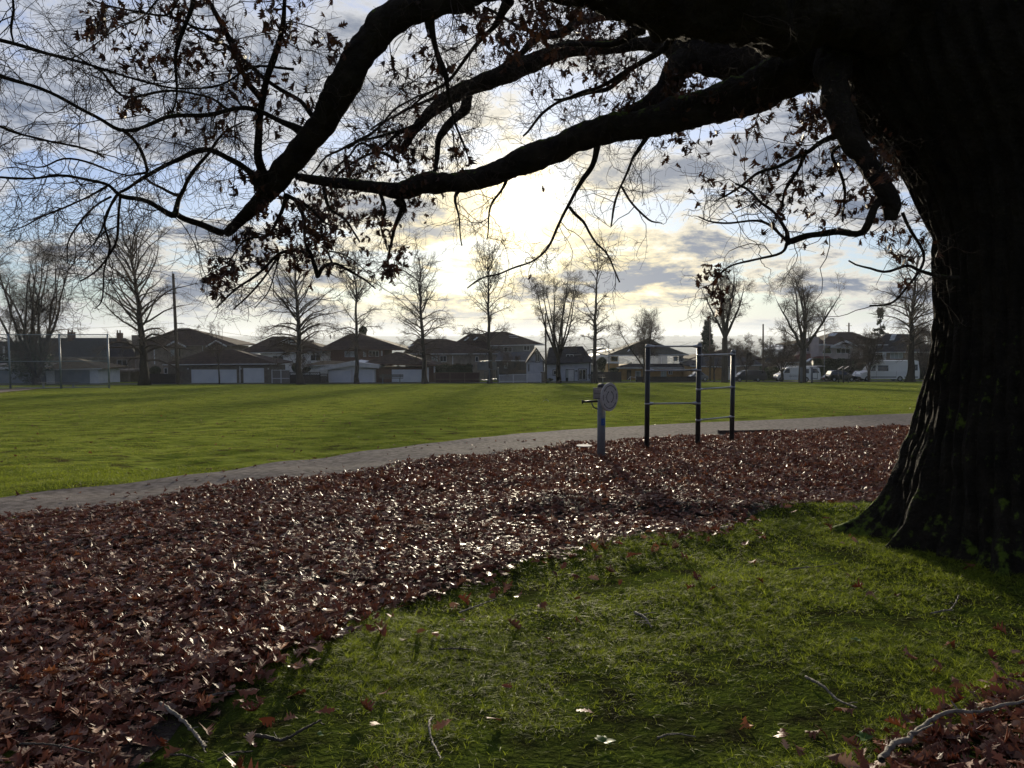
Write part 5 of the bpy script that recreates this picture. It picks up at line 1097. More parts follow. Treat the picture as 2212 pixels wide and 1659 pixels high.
a = at(*h5(1860, 850), 123); e = empty('stair_rail', (a.x, 123, gzf(a.x, 123) - .3), label='small white stair rail before the ochre house door', cat='railing'); O = Vector(e.location)
k = MB(); P = [at(*h5(1862, 850), 123) - O, at(*h5(1905, 800), 123) - O, at(*h5(1990, 818), 123) - O, at(*h5(1990, 850), 123) - O]; k.tube(P, .035, 6); k.build('handrail', m_trim, e)
k = MB(); k.tube([at(*h5(1905, 800), 123) - O, at(*h5(1905, 870), 123) - O], .03, 6); k.build('post', m_trim, e)

# leafy masses: many small leaves through a volume
m_hedge = mat('hedge_leaf', (.018, .028, .012), (.045, .062, .022), scale=2, rough=.6, island=True, transl=.2); m_hbrown = mat('dry_vine_leaf', (.07, .06, .035), (.12, .10, .05), scale=2, rough=.8, island=True, transl=.2); m_everg = mat('conifer_needle', (.012, .022, .010), (.032, .048, .018), scale=2, rough=.6, island=True, transl=.15)
vg = np.random.default_rng(5)
def leaf_quads(C, s, rg=vg):
    n = len(C); a = unit(rg.normal(size=(n, 3))); b = unit(np.cross(a, rg.normal(size=(n, 3)))); sz = (s * rg.uniform(.6, 1.4, n))[:, None]
    V = np.stack([C - a * sz, C + b * sz * .5, C + a * sz, C - b * sz * .5], 1); return V.reshape(-1, 3), np.arange(n * 4).reshape(n, 4)
def hedge(px0, px1, pt, d, dep, label, m=None, n=5000, name='hedge', s=.10):
    a = at(px0, pt, d); b = at(px1, pt, d); zg = gzf((a.x + b.x) / 2, d) - .2; O = np.array([(a.x + b.x) / 2, d, zg]); w = (b.x - a.x) / 2; h = a.z - zg
    C = vg.uniform(-1, 1, (n, 3)) * np.array([w, dep / 2, h / 2]) + np.array([0, dep / 2, h / 2]); side = vg.integers(0, 3, n); C[side == 0, 1] = vg.normal(0.04, .05, (side == 0).sum()); C[side == 1, 2] = h + vg.normal(0, .07, (side == 1).sum()) + .08 * np.sin(C[side == 1, 0] * 3)
    V, Q = leaf_quads(C, s); V0 = MB(); V0.box(-w + .1, w - .1, .12, dep - .1, 0, h - .12); vb = np.array(V0.v); fb = np.array(V0.f)
    V, Q = merge_np([(V, Q), (vb, fb)]); o = link(name, np_mesh(name, V, Q), m or m_hedge); o.location = O; tag(o, label, 'hedge'); return o
hedge(h4(845, 0)[0], h4(1420, 0)[0], h4(0, 642)[1], 124.6, 1.6, 'clipped dark hedge above the red-brown fence', n=7000)
hedge(h7(665, 0)[0], h8(370, 0)[0], h8(0, 562)[1], 131, 2.2, 'tall dense dark hedge behind the parked black car', n=14000)
hedge(h8(1010, 0)[0], 2045, h8(0, 615)[1], 130, 2, 'dark hedge between the tall white van and the oak', n=5000)
hedge(h7(0, 0)[0], h7(230, 0)[0], h7(0, 668)[1], 130, 1.4, 'low green hedge left of the white work van', mat('green_hedge_leaf', (.03, .05, .014), (.06, .085, .025), scale=2, rough=.6, island=True, transl=.25), n=5000)
def bush(px, py, rx, rz, d, label, m=None, n=2500, s=.12, name='bush', cat='bush'):
    c = at(px, py, d); zg = gzf(c.x, d) - .1; k = d / F; C = vg.normal(size=(n, 3)); C = unit(C) * (vg.random((n, 1)) ** .35) * np.array([rx * k, rx * k * .8, rz * k]); C *= (1 + .2 * np.sin(C[:, :1] * 2.7 + 1) + .15 * np.sin(C[:, 2:] * 4.1))
    C += np.array([0, 0, c.z - zg]); C = C[C[:, 2] > 0]
    V, Q = leaf_quads(C, s); o = link(name, np_mesh(name, V, Q), m or m_hedge); o.location = (c.x, d, zg); tag(o, label, cat); return o
bush(*h2(430, 730), 12, 11, 125.5, 'dark round bush right of the big bare tree'); bush(*h5(1450, 600), 11, 14, 132, 'dark evergreen shrub between cottage and ochre house'); bush(*h5(1640, 705), 12, 4, 126, 'low green shrub above the black fence')
bush(*h7(95, 745), 11, 8, 127, 'small rounded bush left of the white work van'); bush(*h3(640, 670), 8, 9, 125.4, 'dark scraggly bush behind the taller lattice fence', n=900); bush(*h3(820, 690), 8, 4, 125.6, 'flat dark bush above the lattice fence', n=900)
bush(*h3(1690, 100), 9, 12, 165, 'pointed evergreen top showing over the brown brick house', m_everg, 1500, .2, 'conifer', 'conifer')
bush(*h5(650, 850), 7, 2.5, 122.5, 'low dark plants at the foot of the pale blue cottage', n=500, s=.08)
hedge(h4(870, 0)[0], h4(1400, 0)[0], h4(0, 615)[1], 125.4, .8, 'dry tangled vine along the top of the clipped hedge', m_hbrown, 1800, 'vine')
# ------------------------------------------------------------------ the row of bare trees along the field
m_tbark = mat('grey_tree_bark', (.035, .028, .024), (.065, .052, .042), scale=2, rough=.9, bump=.8, bscale=9, stretch=(1, 1, .3)); m_ttwig = mat('bare_twigs', (.055, .040, .032), (.10, .07, .05), scale=.6, rough=.9); m_tmoss = mossy('mossy_tree_bark', .12)
def bare(name, bx, by, topy, hw, d, label, style='leader', seed=1, rb=.28, lean=0, clear=.16, dens=1.0, cat='tree', tw=1.0, stems=6, drop=.5, bark=None):
    rg = np.random.default_rng(seed); base = at(bx, by, d); zg = gzf(base.x, d); top = at(bx + lean, topy, d); H = top.z - zg; W = hw * d / F; e = empty(name, (base.x, d, zg), label=label, cat=cat)
    LX = (top.x - base.x); groups = []; trunks = []
    def add1(P, Rr): groups.append((P, Rr))
    if style == 'leader':
        t = np.linspace(0, 1, 22); wob = np.cumsum(rg.normal(0, .012 * H, (22, 2)), 0) * .35; wob -= wob[0]
        T = np.stack([LX * t + wob[:, 0], wob[:, 1], H * t], -1); T[0, 2] = -.3; Rt = rb * (1 - t) ** .85 * (1 + .7 * np.exp(-t * 28)) + .02; trunks.append((T, Rt))
        n1 = int(40 * dens); tt = clear + (.96 - clear) * np.sort(rg.random(n1)) ** 1.15; az = np.arange(n1) * 2.4 + rg.normal(0, .4, n1)
        prof = np.interp(tt, [clear, clear + .12, .45, .7, .9, 1], [.9, 1.0, 1.0, .9, .74, .55]); el = np.radians(np.interp(tt, [clear, .4, .7, 1], [8, 28, 44, 62]) + rg.normal(0, 8, n1)); n = 12
        P = np.empty((n1, n, 3)); S = np.stack([np.interp(tt, t, T[:, k]) for k in range(3)], -1); D = np.stack([np.cos(az) * np.cos(el), np.sin(az) * np.cos(el), np.sin(el)], -1)
        L_ = W * prof * rg.uniform(.8, 1.12, n1) / np.maximum(np.cos(el), .45) * np.where(np.cos(el) < .5, .75, 1); P[:, 0] = S; dd = D.copy()
        sag = np.interp(tt, [clear, .45, .8], [drop, drop * .35, -.05])[:, None]
        for j in range(1, n):
            dd = dd + rg.normal(size=(n1, 3)) * .13; dd[:, 2:] += (-sag * .20 if j > 2 else .07); dd = unit(dd); P[:, j] = P[:, j - 1] + dd * (L_ / (n - 1))[:, None]
        r_ = np.interp(tt, [0, 1], [rb * .34, rb * .12])[:, None] * (1 - np.linspace(0, 1, n))[None] ** .8 + .012; add1(P, r_)
    else:
        fork = clear; Tn = 8; t = np.linspace(0, 1, Tn); T = np.stack([rg.normal(0, .02, Tn).cumsum(), rg.normal(0, .02, Tn).cumsum(), H * fork * t], -1); T[0, :2] = 0; T[0, 2] = -.3; Rt = rb * (1.25 - .3 * t); trunks.append((T, Rt))
        n = 20; P = np.empty((stems, n, 3)); az = np.arange(stems) * 2.4 + rg.uniform(0, 6); sp = rg.uniform(.35, 1.0, stems); sp[0] = .1
        P[:, 0] = T[-1] - np.array([0, 0, .15]); spread = 62 if style == 'vase' else 88; el0 = R(90) - R(spread * .55) * sp; dd = np.stack([np.cos(az) * np.cos(el0), np.sin(az) * np.cos(el0), np.sin(el0)], -1); L_ = (H * (1 - fork)) * (1.0 - .12 * sp) * 1.04
        for j in range(1, n):
            dd = dd + rg.normal(size=(stems, 3)) * .07; dd[:, 2] += .05 if style == 'vase' else .02; dd = unit(dd); P[:, j] = P[:, j - 1] + dd * (L_ / (n - 1))[:, None]
        k_ = W / max(1e-3, np.abs(P[:, :, :2]).max() * 1.08); P[:, :, :2] *= min(k_ * 1.0, 1.6); zmax = P[:, :, 2].max(); P[:, :, 2] = P[0, 0, 2] + (P[:, :, 2] - P[0, 0, 2]) * (H * .97 - P[0, 0, 2]) / (zmax - P[0, 0, 2])
        Rr = (rb * .55 * (1 - np.linspace(0, 1, n)) ** .8 + .014)[None] * rg.uniform(.7, 1, (stems, 1)); trunks += [(P[i], Rr[i]) for i in range(stems)]
        Q1, q1 = grow(P, Rr, int(max(4, 52 * dens / stems)), 9, (30, 65), (W * .45, W * .95), rb * .22, .012, droop=drop * .25, wob=.22, t0=.12, rg=rg, up=.25); add1(Q1, q1)
    G1, g1_ = groups[0]
    G2, g2_ = grow(G1, g1_, int(11), 7, (28, 62), (W * .16, W * .48), .036, .008, droop=drop * .25, wob=.3, t0=.12, rg=rg, up=.10)
    G3, g3_ = grow(G2, g2_, 7, 5, (25, 60), (W * .07, W * .24), .016 * tw, .0065 * tw, droop=.05, wob=.35, rg=rg, rfrac=.9)
    G4, g4_ = grow(G3, g3_, 2, 3, (25, 60), (W * .04, W * .12), .010 * tw, .0055 * tw, droop=.0, wob=.3, rg=rg, rfrac=.95)
    tv = []
    for T, Rt in trunks:
        C = catmull(np.column_stack([T, Rt]), max(30, len(T) * 4)); V, Q = tubes_np(C[None, :, :3], np.maximum(C[None, :, 3], .012), 9); tv.append((V * (1 + 0), Q))
    V, Q = merge_np(tv); link('trunk', np_mesh('trunk', V, Q), bark or m_tbark, e, True)
    V, Q = merge_np([tubes_np(G1, g1_, 5), tubes_np(G2, g2_, 4), tubes_np(G3, g3_, 3), tubes_np(G4, g4_, 3)]); link('crown', np_mesh('crown', V, Q), m_ttwig, e)
    return e
bare('bare_tree', 78, 800, 515, 95, 122, 'huge many stemmed bare tree with ivy at the far left', 'vase', 3, .55, 0, .05, 2.6, stems=12, drop=.2)
bush(60, 775, 42, 45, 122.5, 'dark ivy mass around the foot of the many stemmed tree', n=7000, s=.16, name='ivy', cat='ivy')
bare('bare_tree', 312, 832, 532, 112, 112, 'largest bare tree with thick leaning trunk and arching boughs left of the utility pole', 'leader', 5, .62, -18, .17, 1.35, bark=m_tmoss, drop=.75)
bare('small_tree', 474, 828, 690, 38, 116, 'thin young tree in front of the taupe garage', 'vase', 7, .10, -2, .33, .35, stems=4, drop=.1, tw=.8)
bare('bare_tree', 650, 828, 545, 92, 113, 'second large bare tree before the white sided house', 'leader', 8, .46, -6, .20, 1.25, drop=.8)
bare('bare_tree', 771, 828, 545, 62, 114, 'slender bare tree in front of the white gabled garage', 'leader', 9, .30, 2, .26, .95, drop=.5)
bare('bare_tree', 918, 827, 555, 68, 114, 'evenly rounded bare tree in front of the brick garage door', 'leader', 10, .36, -8, .20, 1.1, drop=.65)
bare('bare_tree', 1058, 826, 560, 66, 114, 'bare tree directly left of the sun above the porch railing', 'leader', 12, .32, -4, .22, .95, drop=.7)
bare('bare_tree', 1207, 825, 578, 60, 113, 'bushy forked bare tree in front of the pale blue cottage', 'vase', 14, .34, 0, .20, 1.25, stems=8, drop=.2, bark=m_tmoss)
bare('bare_tree', 1285, 824, 553, 46, 114, 'tall narrow bare tree at the right corner of the pale blue cottage', 'leader', 15, .34, 2, .22, .75, drop=.75)
bare('gnarled_tree', 1391, 822, 688, 62, 116, 'low gnarled tree with twisted boughs before the ochre house', 'open', 16, .24, 0, .22, 1.1, stems=6, drop=.1, tw=.9, bark=m_tmoss)
bare('bare_tree', 1565, 821, 572, 62, 114, 'upright fan shaped bare tree rising behind the pull-up frame', 'vase', 17, .42, 0, .38, .9, stems=9, drop=.3)
bare('bare_tree', 1733, 821, 585, 84, 112, 'wide forked bare tree in front of the white work van', 'open', 29, .46, 0, .30, 1.0, stems=6, drop=.5)
bare('bare_tree', 1965, 821, 560, 82, 112, 'leaning bare tree in front of the tall white van next to the oak', 'leader', 20, .50, 14, .28, 1.0, drop=.45, bark=m_tmoss)
bare('small_tree', 1689, 823, 722, 42, 119, 'small dark twisted tree left of the white work van', 'open', 21, .2, 0, .2, 1.0, stems=5, drop=.1, tw=1.4)
bare('small_tree', 1878, 823, 718, 46, 116.5, 'small crooked tree between the black car and the tall white van', 'open', 22, .2, 4, .2, .9, stems=5, drop=.1, tw=1.3)
bare('small_tree', 1543, 822, 745, 24, 121, 'little bare street tree behind the middle pull-up post', 'open', 23, .12, 0, .35, .6, stems=4, drop=.1, tw=1.1)
bare('small_tree', 1612, 822, 752, 26, 121, 'little bare street tree above the grey people carrier', 'open', 24, .12, 0, .35, .6, stems=4, drop=.1, tw=1.1)
bare('small_tree', 1842, 815, 730, 30, 127, 'thin bare shrub behind the black parked car', 'open', 25, .12, 0, .2, .7, stems=5, tw=1.2)
bare('shrub', 2000, 822, 700, 48, 128, 'dense brown thicket between the tall white van and the oak', 'vase', 26, .18, 0, .05, 1.4, stems=10, tw=2.2, cat='shrub')
bare('shrub', 650, 820, 742, 32, 125, 'whippy bare shrub against the white sided house', 'vase', 27, .06, 0, .08, .5, stems=8, tw=1, cat='shrub')
bare('shrub', 1105, 822, 770, 26, 123.5, 'scraggly bare shrub by the porch railing', 'open', 28, .08, 0, .1, .5, stems=6, tw=1, cat='shrub')
bare('shrub', 1590, 800, 735, 40, 160, 'bare thicket rising behind the long dark roof', 'vase', 30, .15, 0, .1, .8, stems=8, tw=2, cat='shrub')
# two conifers
def conifer(bx, by, topy, hw, d, label, seed, sparse=1.0):
    rg = np.random.default_rng(seed); b = at(bx, by, d); zg = gzf(b.x, d); H = at(bx, topy, d).z - zg; W = hw * d / F; e = empty('conifer', (b.x, d, zg), label=label, cat='conifer')
    m = MB(); m.tube([(0, 0, -.3), (0, 0, H * .5), (0, 0, H)], [.3, .16, .03], 8); m.build('trunk', m_tbark, e, True)
    n = int(90 * sparse); t = np.sort(rg.uniform(.08, .99, n)); az = np.arange(n) * 2.4; L_ = W * np.interp(t, [0, .25, 1], [.9, 1, .06]) * rg.uniform(.65, 1.1, n); P = np.empty((n, 7, 3)); P[:, 0] = np.stack([0 * t, 0 * t, H * t], -1); dd = np.stack([np.cos(az), np.sin(az), np.full(n, .18)], -1)
    for j in range(1, 7): dd[:, 2] -= .09 - (.08 if j > 4 else 0); dd = unit(dd + rg.normal(size=(n, 3)) * .06); P[:, j] = P[:, j - 1] + dd * (L_ / 6)[:, None]
    Rr = np.full((n, 7), .03); G2, r2_ = grow(P, Rr, 8, 4, (40, 75), (W * .12, W * .32), .012, .008, droop=.25, rg=rg)
    C = np.concatenate([G2.reshape(-1, 3), P[:, 1:].reshape(-1, 3)]); C = np.repeat(C, 5, 0) + rg.normal(0, .09, (len(C) * 5, 3)); V1 = leaf_quads(C, .16, rg)
    V, Q = merge_np([tubes_np(P, Rr, 3), tubes_np(G2, r2_, 3), V1]); link('crown', np_mesh('crown', V, Q), m_everg, e)
conifer(1526, 800, h6(600, -20)[1] - 6, 28, 150, 'broad dark conifer behind the pull-up frame', 3); conifer(h8(510, 0)[0], 800, 664, 30, 158, 'ragged conifer top above the pale pink house', 4, .45)
# ------------------------------------------------------------------ lane sheet, poles, wires, benches, vehicles, far valley
m_lane = mat('asphalt', (.045, .045, .048), (.07, .07, .072), scale=1.5, rough=.9, spec=.2)
nx_, ny_ = 60, 8; Xs = np.linspace(-140, 160, nx_); Ys = np.linspace(119.3, 125.8, ny_); XX, YY = np.meshgrid(Xs, Ys); V = np.stack([XX, YY, gz(XX, YY) + .03], -1).reshape(-1, 3); I = np.arange(nx_ * ny_).reshape(ny_, nx_)
o = link('road', np_mesh('road', V, np.stack([I[:-1, :-1], I[:-1, 1:], I[1:, 1:], I[1:, :-1]], -1).reshape(-1, 4)), m_lane); tag(o, kind='structure')

def pole(px, pb, pt, d, r, label, name='utility_pole', lean=0, extra=None, m=None):
    b = at(px, pb, d); zg = gzf(b.x, d); t = at(px + lean, pt, d); e = empty(name, (b.x, d, zg), label=label, cat='utility pole' if name == 'utility_pole' else 'street lamp')
    mb = MB(); mb.tube([(0, 0, -.3), (t.x - b.x, 0, t.z - zg)], [r * 1.1, r * .75], 10); mb.build('pole', m or m_polew, e, True)
    for nm, parts_, mt in (extra or []):
        k = MB()
        for q in parts_:
            if q[0] == 'box': _, ax_, bx_, yy0, yy1 = q; A = at(*ax_, d); Bq = at(*bx_, d); k.box(min(A.x, Bq.x) - b.x, max(A.x, Bq.x) - b.x, yy0, yy1, min(A.z, Bq.z) - zg, max(A.z, Bq.z) - zg)
            else: _, pts, rr = q; k.tube([(at(*p, d).x - b.x, 0 - (.12 if nm == 'arm' else 0), at(*p, d).z - zg) for p in pts], rr, 6)
        k.build(nm, mt, e)
    return e
k1 = hc(0, 493.7, .2728)
pole(385, 828, 591, 117, .26, 'thick weathered utility pole with small transformer beside the taupe garage', lean=-11, extra=[('transformer', [('box', k1(1378, 468), k1(1402, 512), -.55, -.2)], m_galv), ('insulator', [('tube', [k1(1364, 336), k1(1364, 362)], .05)], m_galv), ('crossarm', [('box', k1(1388, 748), k1(1460, 753), -.15, -.05)], m_polew)])
pole(1180, 826, 676, 121, .16, 'plain wooden pole against the pale blue cottage gable', lean=-2)
pole(h6(1145, 0)[0], 822, 700, 126, .15, 'plain wooden pole right of the grey people carrier', lean=0)
pole(1534, 822, 674, 128, .13, 'slim wooden pole behind the dark conifer')
pole(h7(1087, 0)[0], 815, h7(0, 98)[1], 165, .2, 'distant pole with crossarm rising over the pale pink house', extra=[('crossarm', [('box', h7(1055, 132), h7(1122, 137), -.1, .1)], m_polew)])
pole(h5(1570, 0)[0], 822, h5(0, 300)[1], 127, .09, 'grey street lamp between cottage and ochre house', 'street_lamp', extra=[('arm', [('tube', [h5(1570, 360), h5(1520, 320), h5(1470, 300)], .05)], m_galv), ('lamp_head', [('box', h5(1450, 292), h5(1485, 312), -.3, .1)], m_trim)], m=m_galv)
pole(h7(778, 0)[0], 822, h7(0, 45)[1], 126, .09, 'tall thin street lamp by the dark hedge behind the vans', 'street_lamp', lean=1.5, extra=[('arm', [('tube', [h7(790, 90), h7(820, 60), h7(860, 50)], .05)], m_galv), ('lamp_head', [('box', h7(850, 44), h7(895, 56), -.3, .1)], m_galv)], m=m_galv)
def wire(a, b, sag, label, r=.018):
    A = at(*a[:2], a[2]); B = at(*b[:2], b[2]); n = 26; P = []
    for i in range(n): t = i / (n - 1); p = A.lerp(B, t); p.z -= sag * 4 * t * (1 - t); P.append(p - A)
    m = MB(); m.tube(P, r, 5); o = m.build('power_line', m_dtrim); o.location = A; tag(o, label, 'cable', 'overhead cables behind the field')
wire((-300, 704, 121), (380, 697, 117), .9, 'cable running left from the thick weathered pole'); wire((380, 697, 117), (760, 738, 128), .9, 'cable running right from the thick weathered pole'); wire((378, 620, 117), (-200, 655, 119), .8, 'upper cable left of the thick weathered pole', .012)
wire((378, 620, 117), (1180, 690, 121), 1.2, 'long high cable between the thick pole and the plain pole', .012); wire(h5(1180, 330) + (121,), h5(1840, 350) + (130,), .3, 'cable between the narrow tree and the ochre house'); wire(h6(210, 195) + (130,), h6(500, 155) + (128,), .3, 'cable sloping up behind the pull-up frame')
wire(h6(820, 158) + (125,), h6(1140, 190) + (126,), .4, 'upper one of two cables right of the fan shaped tree'); wire(h6(820, 172) + (125,), h6(1140, 205) + (126,), .4, 'lower one of two cables right of the fan shaped tree')

# baseball backstop
d = 88.0; P_ = [(-60, 844), (23, 842), (132, 838), (236, 835)]; e0 = at(100, 836, d); bs = empty('baseball_backstop', (e0.x, d, gzf(e0.x, d)), label='tall chain link baseball backstop standing on the left of the field', cat='backstop'); O = Vector(bs.location); m_chain = mat('backstop_steel', (.17, .21, .24), (.22, .26, .29), scale=5, rough=.5, metal=.4); Pp = []
for px, pb in P_:
    dd = d - (236 - px) * .012; a = at(px, pb, dd); zg = gzf(a.x, dd); zt = at(px, 721, dd).z; m = MB(); m.tube([(a.x - O.x, dd - O.y, zg - .3 - O.z), (a.x - O.x + .0, dd - O.y, zt - O.z)], .10, 10); m.build('post', m_chain, bs, True); Pp.append((a.x - O.x, dd - O.y, zg - O.z, zt - O.z))
for i in range(3):
    a, b = Pp[i], Pp[i + 1]
    for f in (.02, .5, .985):
        m = MB(); m.tube([(a[0], a[1], a[2] + (a[3] - a[2]) * f), (b[0], b[1], b[2] + (b[3] - b[2]) * f)], .045, 8); m.build('rail', m_chain, bs, True)
    L_ = math.hypot(b[0] - a[0], b[1] - a[1]); H_ = a[3] - a[2]; lines = []; s = -H_
    while s < L_:
        for sg in (0, 1):
            u0 = max(s, 0); u1 = min(s + H_, L_)
            if u1 <= u0: continue
            v0 = u0 - s; v1 = u1 - s
            if sg: v0, v1 = H_ - v0, H_ - v1
            lines.append([(a[0] + (b[0] - a[0]) * u / L_, a[1] + (b[1] - a[1]) * u / L_ + .03 * sg, a[2] + v) for u, v in ((u0, v0), (u1, v1))])
        s += .14
    A = np.array(lines); A = np.stack([A[:, 0], A.mean(1), A[:, 1]], 1); V, Q = tubes_np(A, np.full(A.shape[:2], .005), 3); link('mesh', np_mesh('mesh', V, Q), m_chain, bs)
# soil strip at the backstop foot
a_ = gline([(-150, 858), (0, 849), (60, 843), (110, 839), (170, 837)]); b_ = gline([(-150, 846), (0, 841), (60, 838.5), (110, 837), (170, 836)])
strip_sheet('infield_dirt', a_, b_, 40, 5, .035, mat('red_dirt', (.045, .022, .016), (.08, .04, .028), scale=1.5, rough=.95))

def bench(px0, px1, ptop, pseat, pb, d, label, back=True, m=None):
    a = at(px0, pb, d); b = at(px1, pb, d); cx = (a.x + b.x) / 2; zg = gzf(cx, d); w = (b.x - a.x) / 2; zs = at(px0, pseat, d).z - zg; zt = at(px0, ptop, d).z - zg; e = empty('park_bench', (cx, d, zg), label=label, cat='bench', group='benches beside the field'); m = m or mat('bench_wood', (.075, .07, .062), (.12, .11, .10), scale=4, rough=.7, stretch=(1, 6, 6))
    k = MB(); [k.box(-w, w, -.25 + .16 * i, -.12 + .16 * i, zs - .05, zs) for i in range(3)]; k.build('seat', m, e)
    if back: k = MB(); n = 3; [k.box(-w, w, .26, .31, zs + .12 + (zt - zs - .12) * i / n, zs + .12 + (zt - zs - .12) * (i + .72) / n) for i in range(n)]; k.build('backrest', m, e)
    for s in (-1, 1):
        k = MB(); x = s * w * .72; k.box(x - .04, x + .04, .32 if back else .05, .38 if back else .11, 0, zt if back else zs - .052); k.box(x - .04, x + .04, -.2, -.14, 0, zs - .052); k.box(x - .04, x + .04, -.138, .318 if back else .048, zs - .12, zs - .054); k.build('leg', m_galv, e)
bench(h3(1950, 0)[0], h4(345, 0)[0], h3(0, 765)[1], h3(0, 825)[1], 826, 116.5, 'slatted park bench in front of the brick garage'); bench(h5(1245, 0)[0], h5(1515, 0)[0], h5(0, 765)[1], h5(0, 812)[1], 825, 116.5, 'slatted park bench before the solid black fence'); bench(h1(590, 0)[0], h1(1235, 0)[0], 828, 826, 834, 93, 'low backless bench behind the backstop mesh', False)

# far exercise stations, seen small across the field
m_eq = mat('station_paint', (.05, .06, .07), (.08, .09, .10), scale=6, rough=.4)
def station(d, px, label, parts_):
    a = at(px, 824, d); e = empty('exercise_station', (a.x, d, gzf(a.x, d)), label=label, cat='exercise station', group='exercise stations across the field'); O = Vector(e.location)
    for nm, pts, r, m in parts_:
        k = MB(); P = [at(*p, d) - O for p in pts]
        if nm == 'post': P.append(Vector((P[-1].x, P[-1].y, -.2)))
        if nm == 'panel':
            p, q = P[0], P[-1]; k.add([(p.x, -.25, p.z), (p.x, .25, p.z), (q.x, .25, q.z), (q.x, -.25, q.z), (p.x, -.25, p.z - r), (p.x, .25, p.z - r), (q.x, .25, q.z - r), (q.x, -.25, q.z - r)], [(0, 1, 2, 3), (7, 6, 5, 4), (0, 4, 5, 1), (1, 5, 6, 2), (2, 6, 7, 3), (3, 7, 4, 0)])
        else: k.tube(P, r, 8)
        k.build(nm, m, e, nm != 'panel')
station(113, 1056, 'far exercise station with two posts and swinging pedals left of the white railing', [('post', [h4(1685, 670), h4(1685, 880)], .10, m_eq), ('post', [h4(1825, 660), h4(1825, 880)], .10, m_eq), ('handle', [h4(1605, 730), h4(1640, 720), h4(1700, 690), h4(1800, 700)], .045, m_eq), ('handle', [h4(1610, 735), h4(1620, 800), h4(1605, 850)], .04, m_eq), ('handle', [h4(1710, 720), h4(1712, 830)], .04, m_eq),
    ('panel', [h4(1535, 815), h4(1560, 850)], .15, m_eq), ('panel', [h4(1570, 845), h4(1670, 852)], .06, m_galv), ('panel', [h4(1710, 835), h4(1800, 832)], .06, m_galv), ('panel', [h4(1545, 562), h4(1720, 548)], .12, m_galv)])
station(108, 1819, 'far black exercise station with two slanted boards before the black car', [('post', [h7(955, 690), h7(955, 820)], .07, m_black), ('post', [h7(1018, 660), h7(1018, 820)], .13, m_black), ('post', [h7(1080, 670), h7(1080, 820)], .07, m_black), ('panel', [h7(950, 680), h7(1015, 640)], .12, m_black), ('panel', [h7(1022, 680), h7(1085, 638)], .12, m_black)])
station(108, 1741, 'far grey exercise station with two posts beside the wide forked tree', [('post', [h7(492, 655), h7(492, 820)], .17, m_eq), ('post', [h7(625, 650), h7(625, 820)], .14, m_eq), ('handle', [h7(600, 660), h7(690, 655)], .05, m_eq), ('handle', [h7(690, 655), h7(695, 790)], .035, m_eq), ('handle', [h7(625, 790), h7(700, 800)], .05, m_eq)])

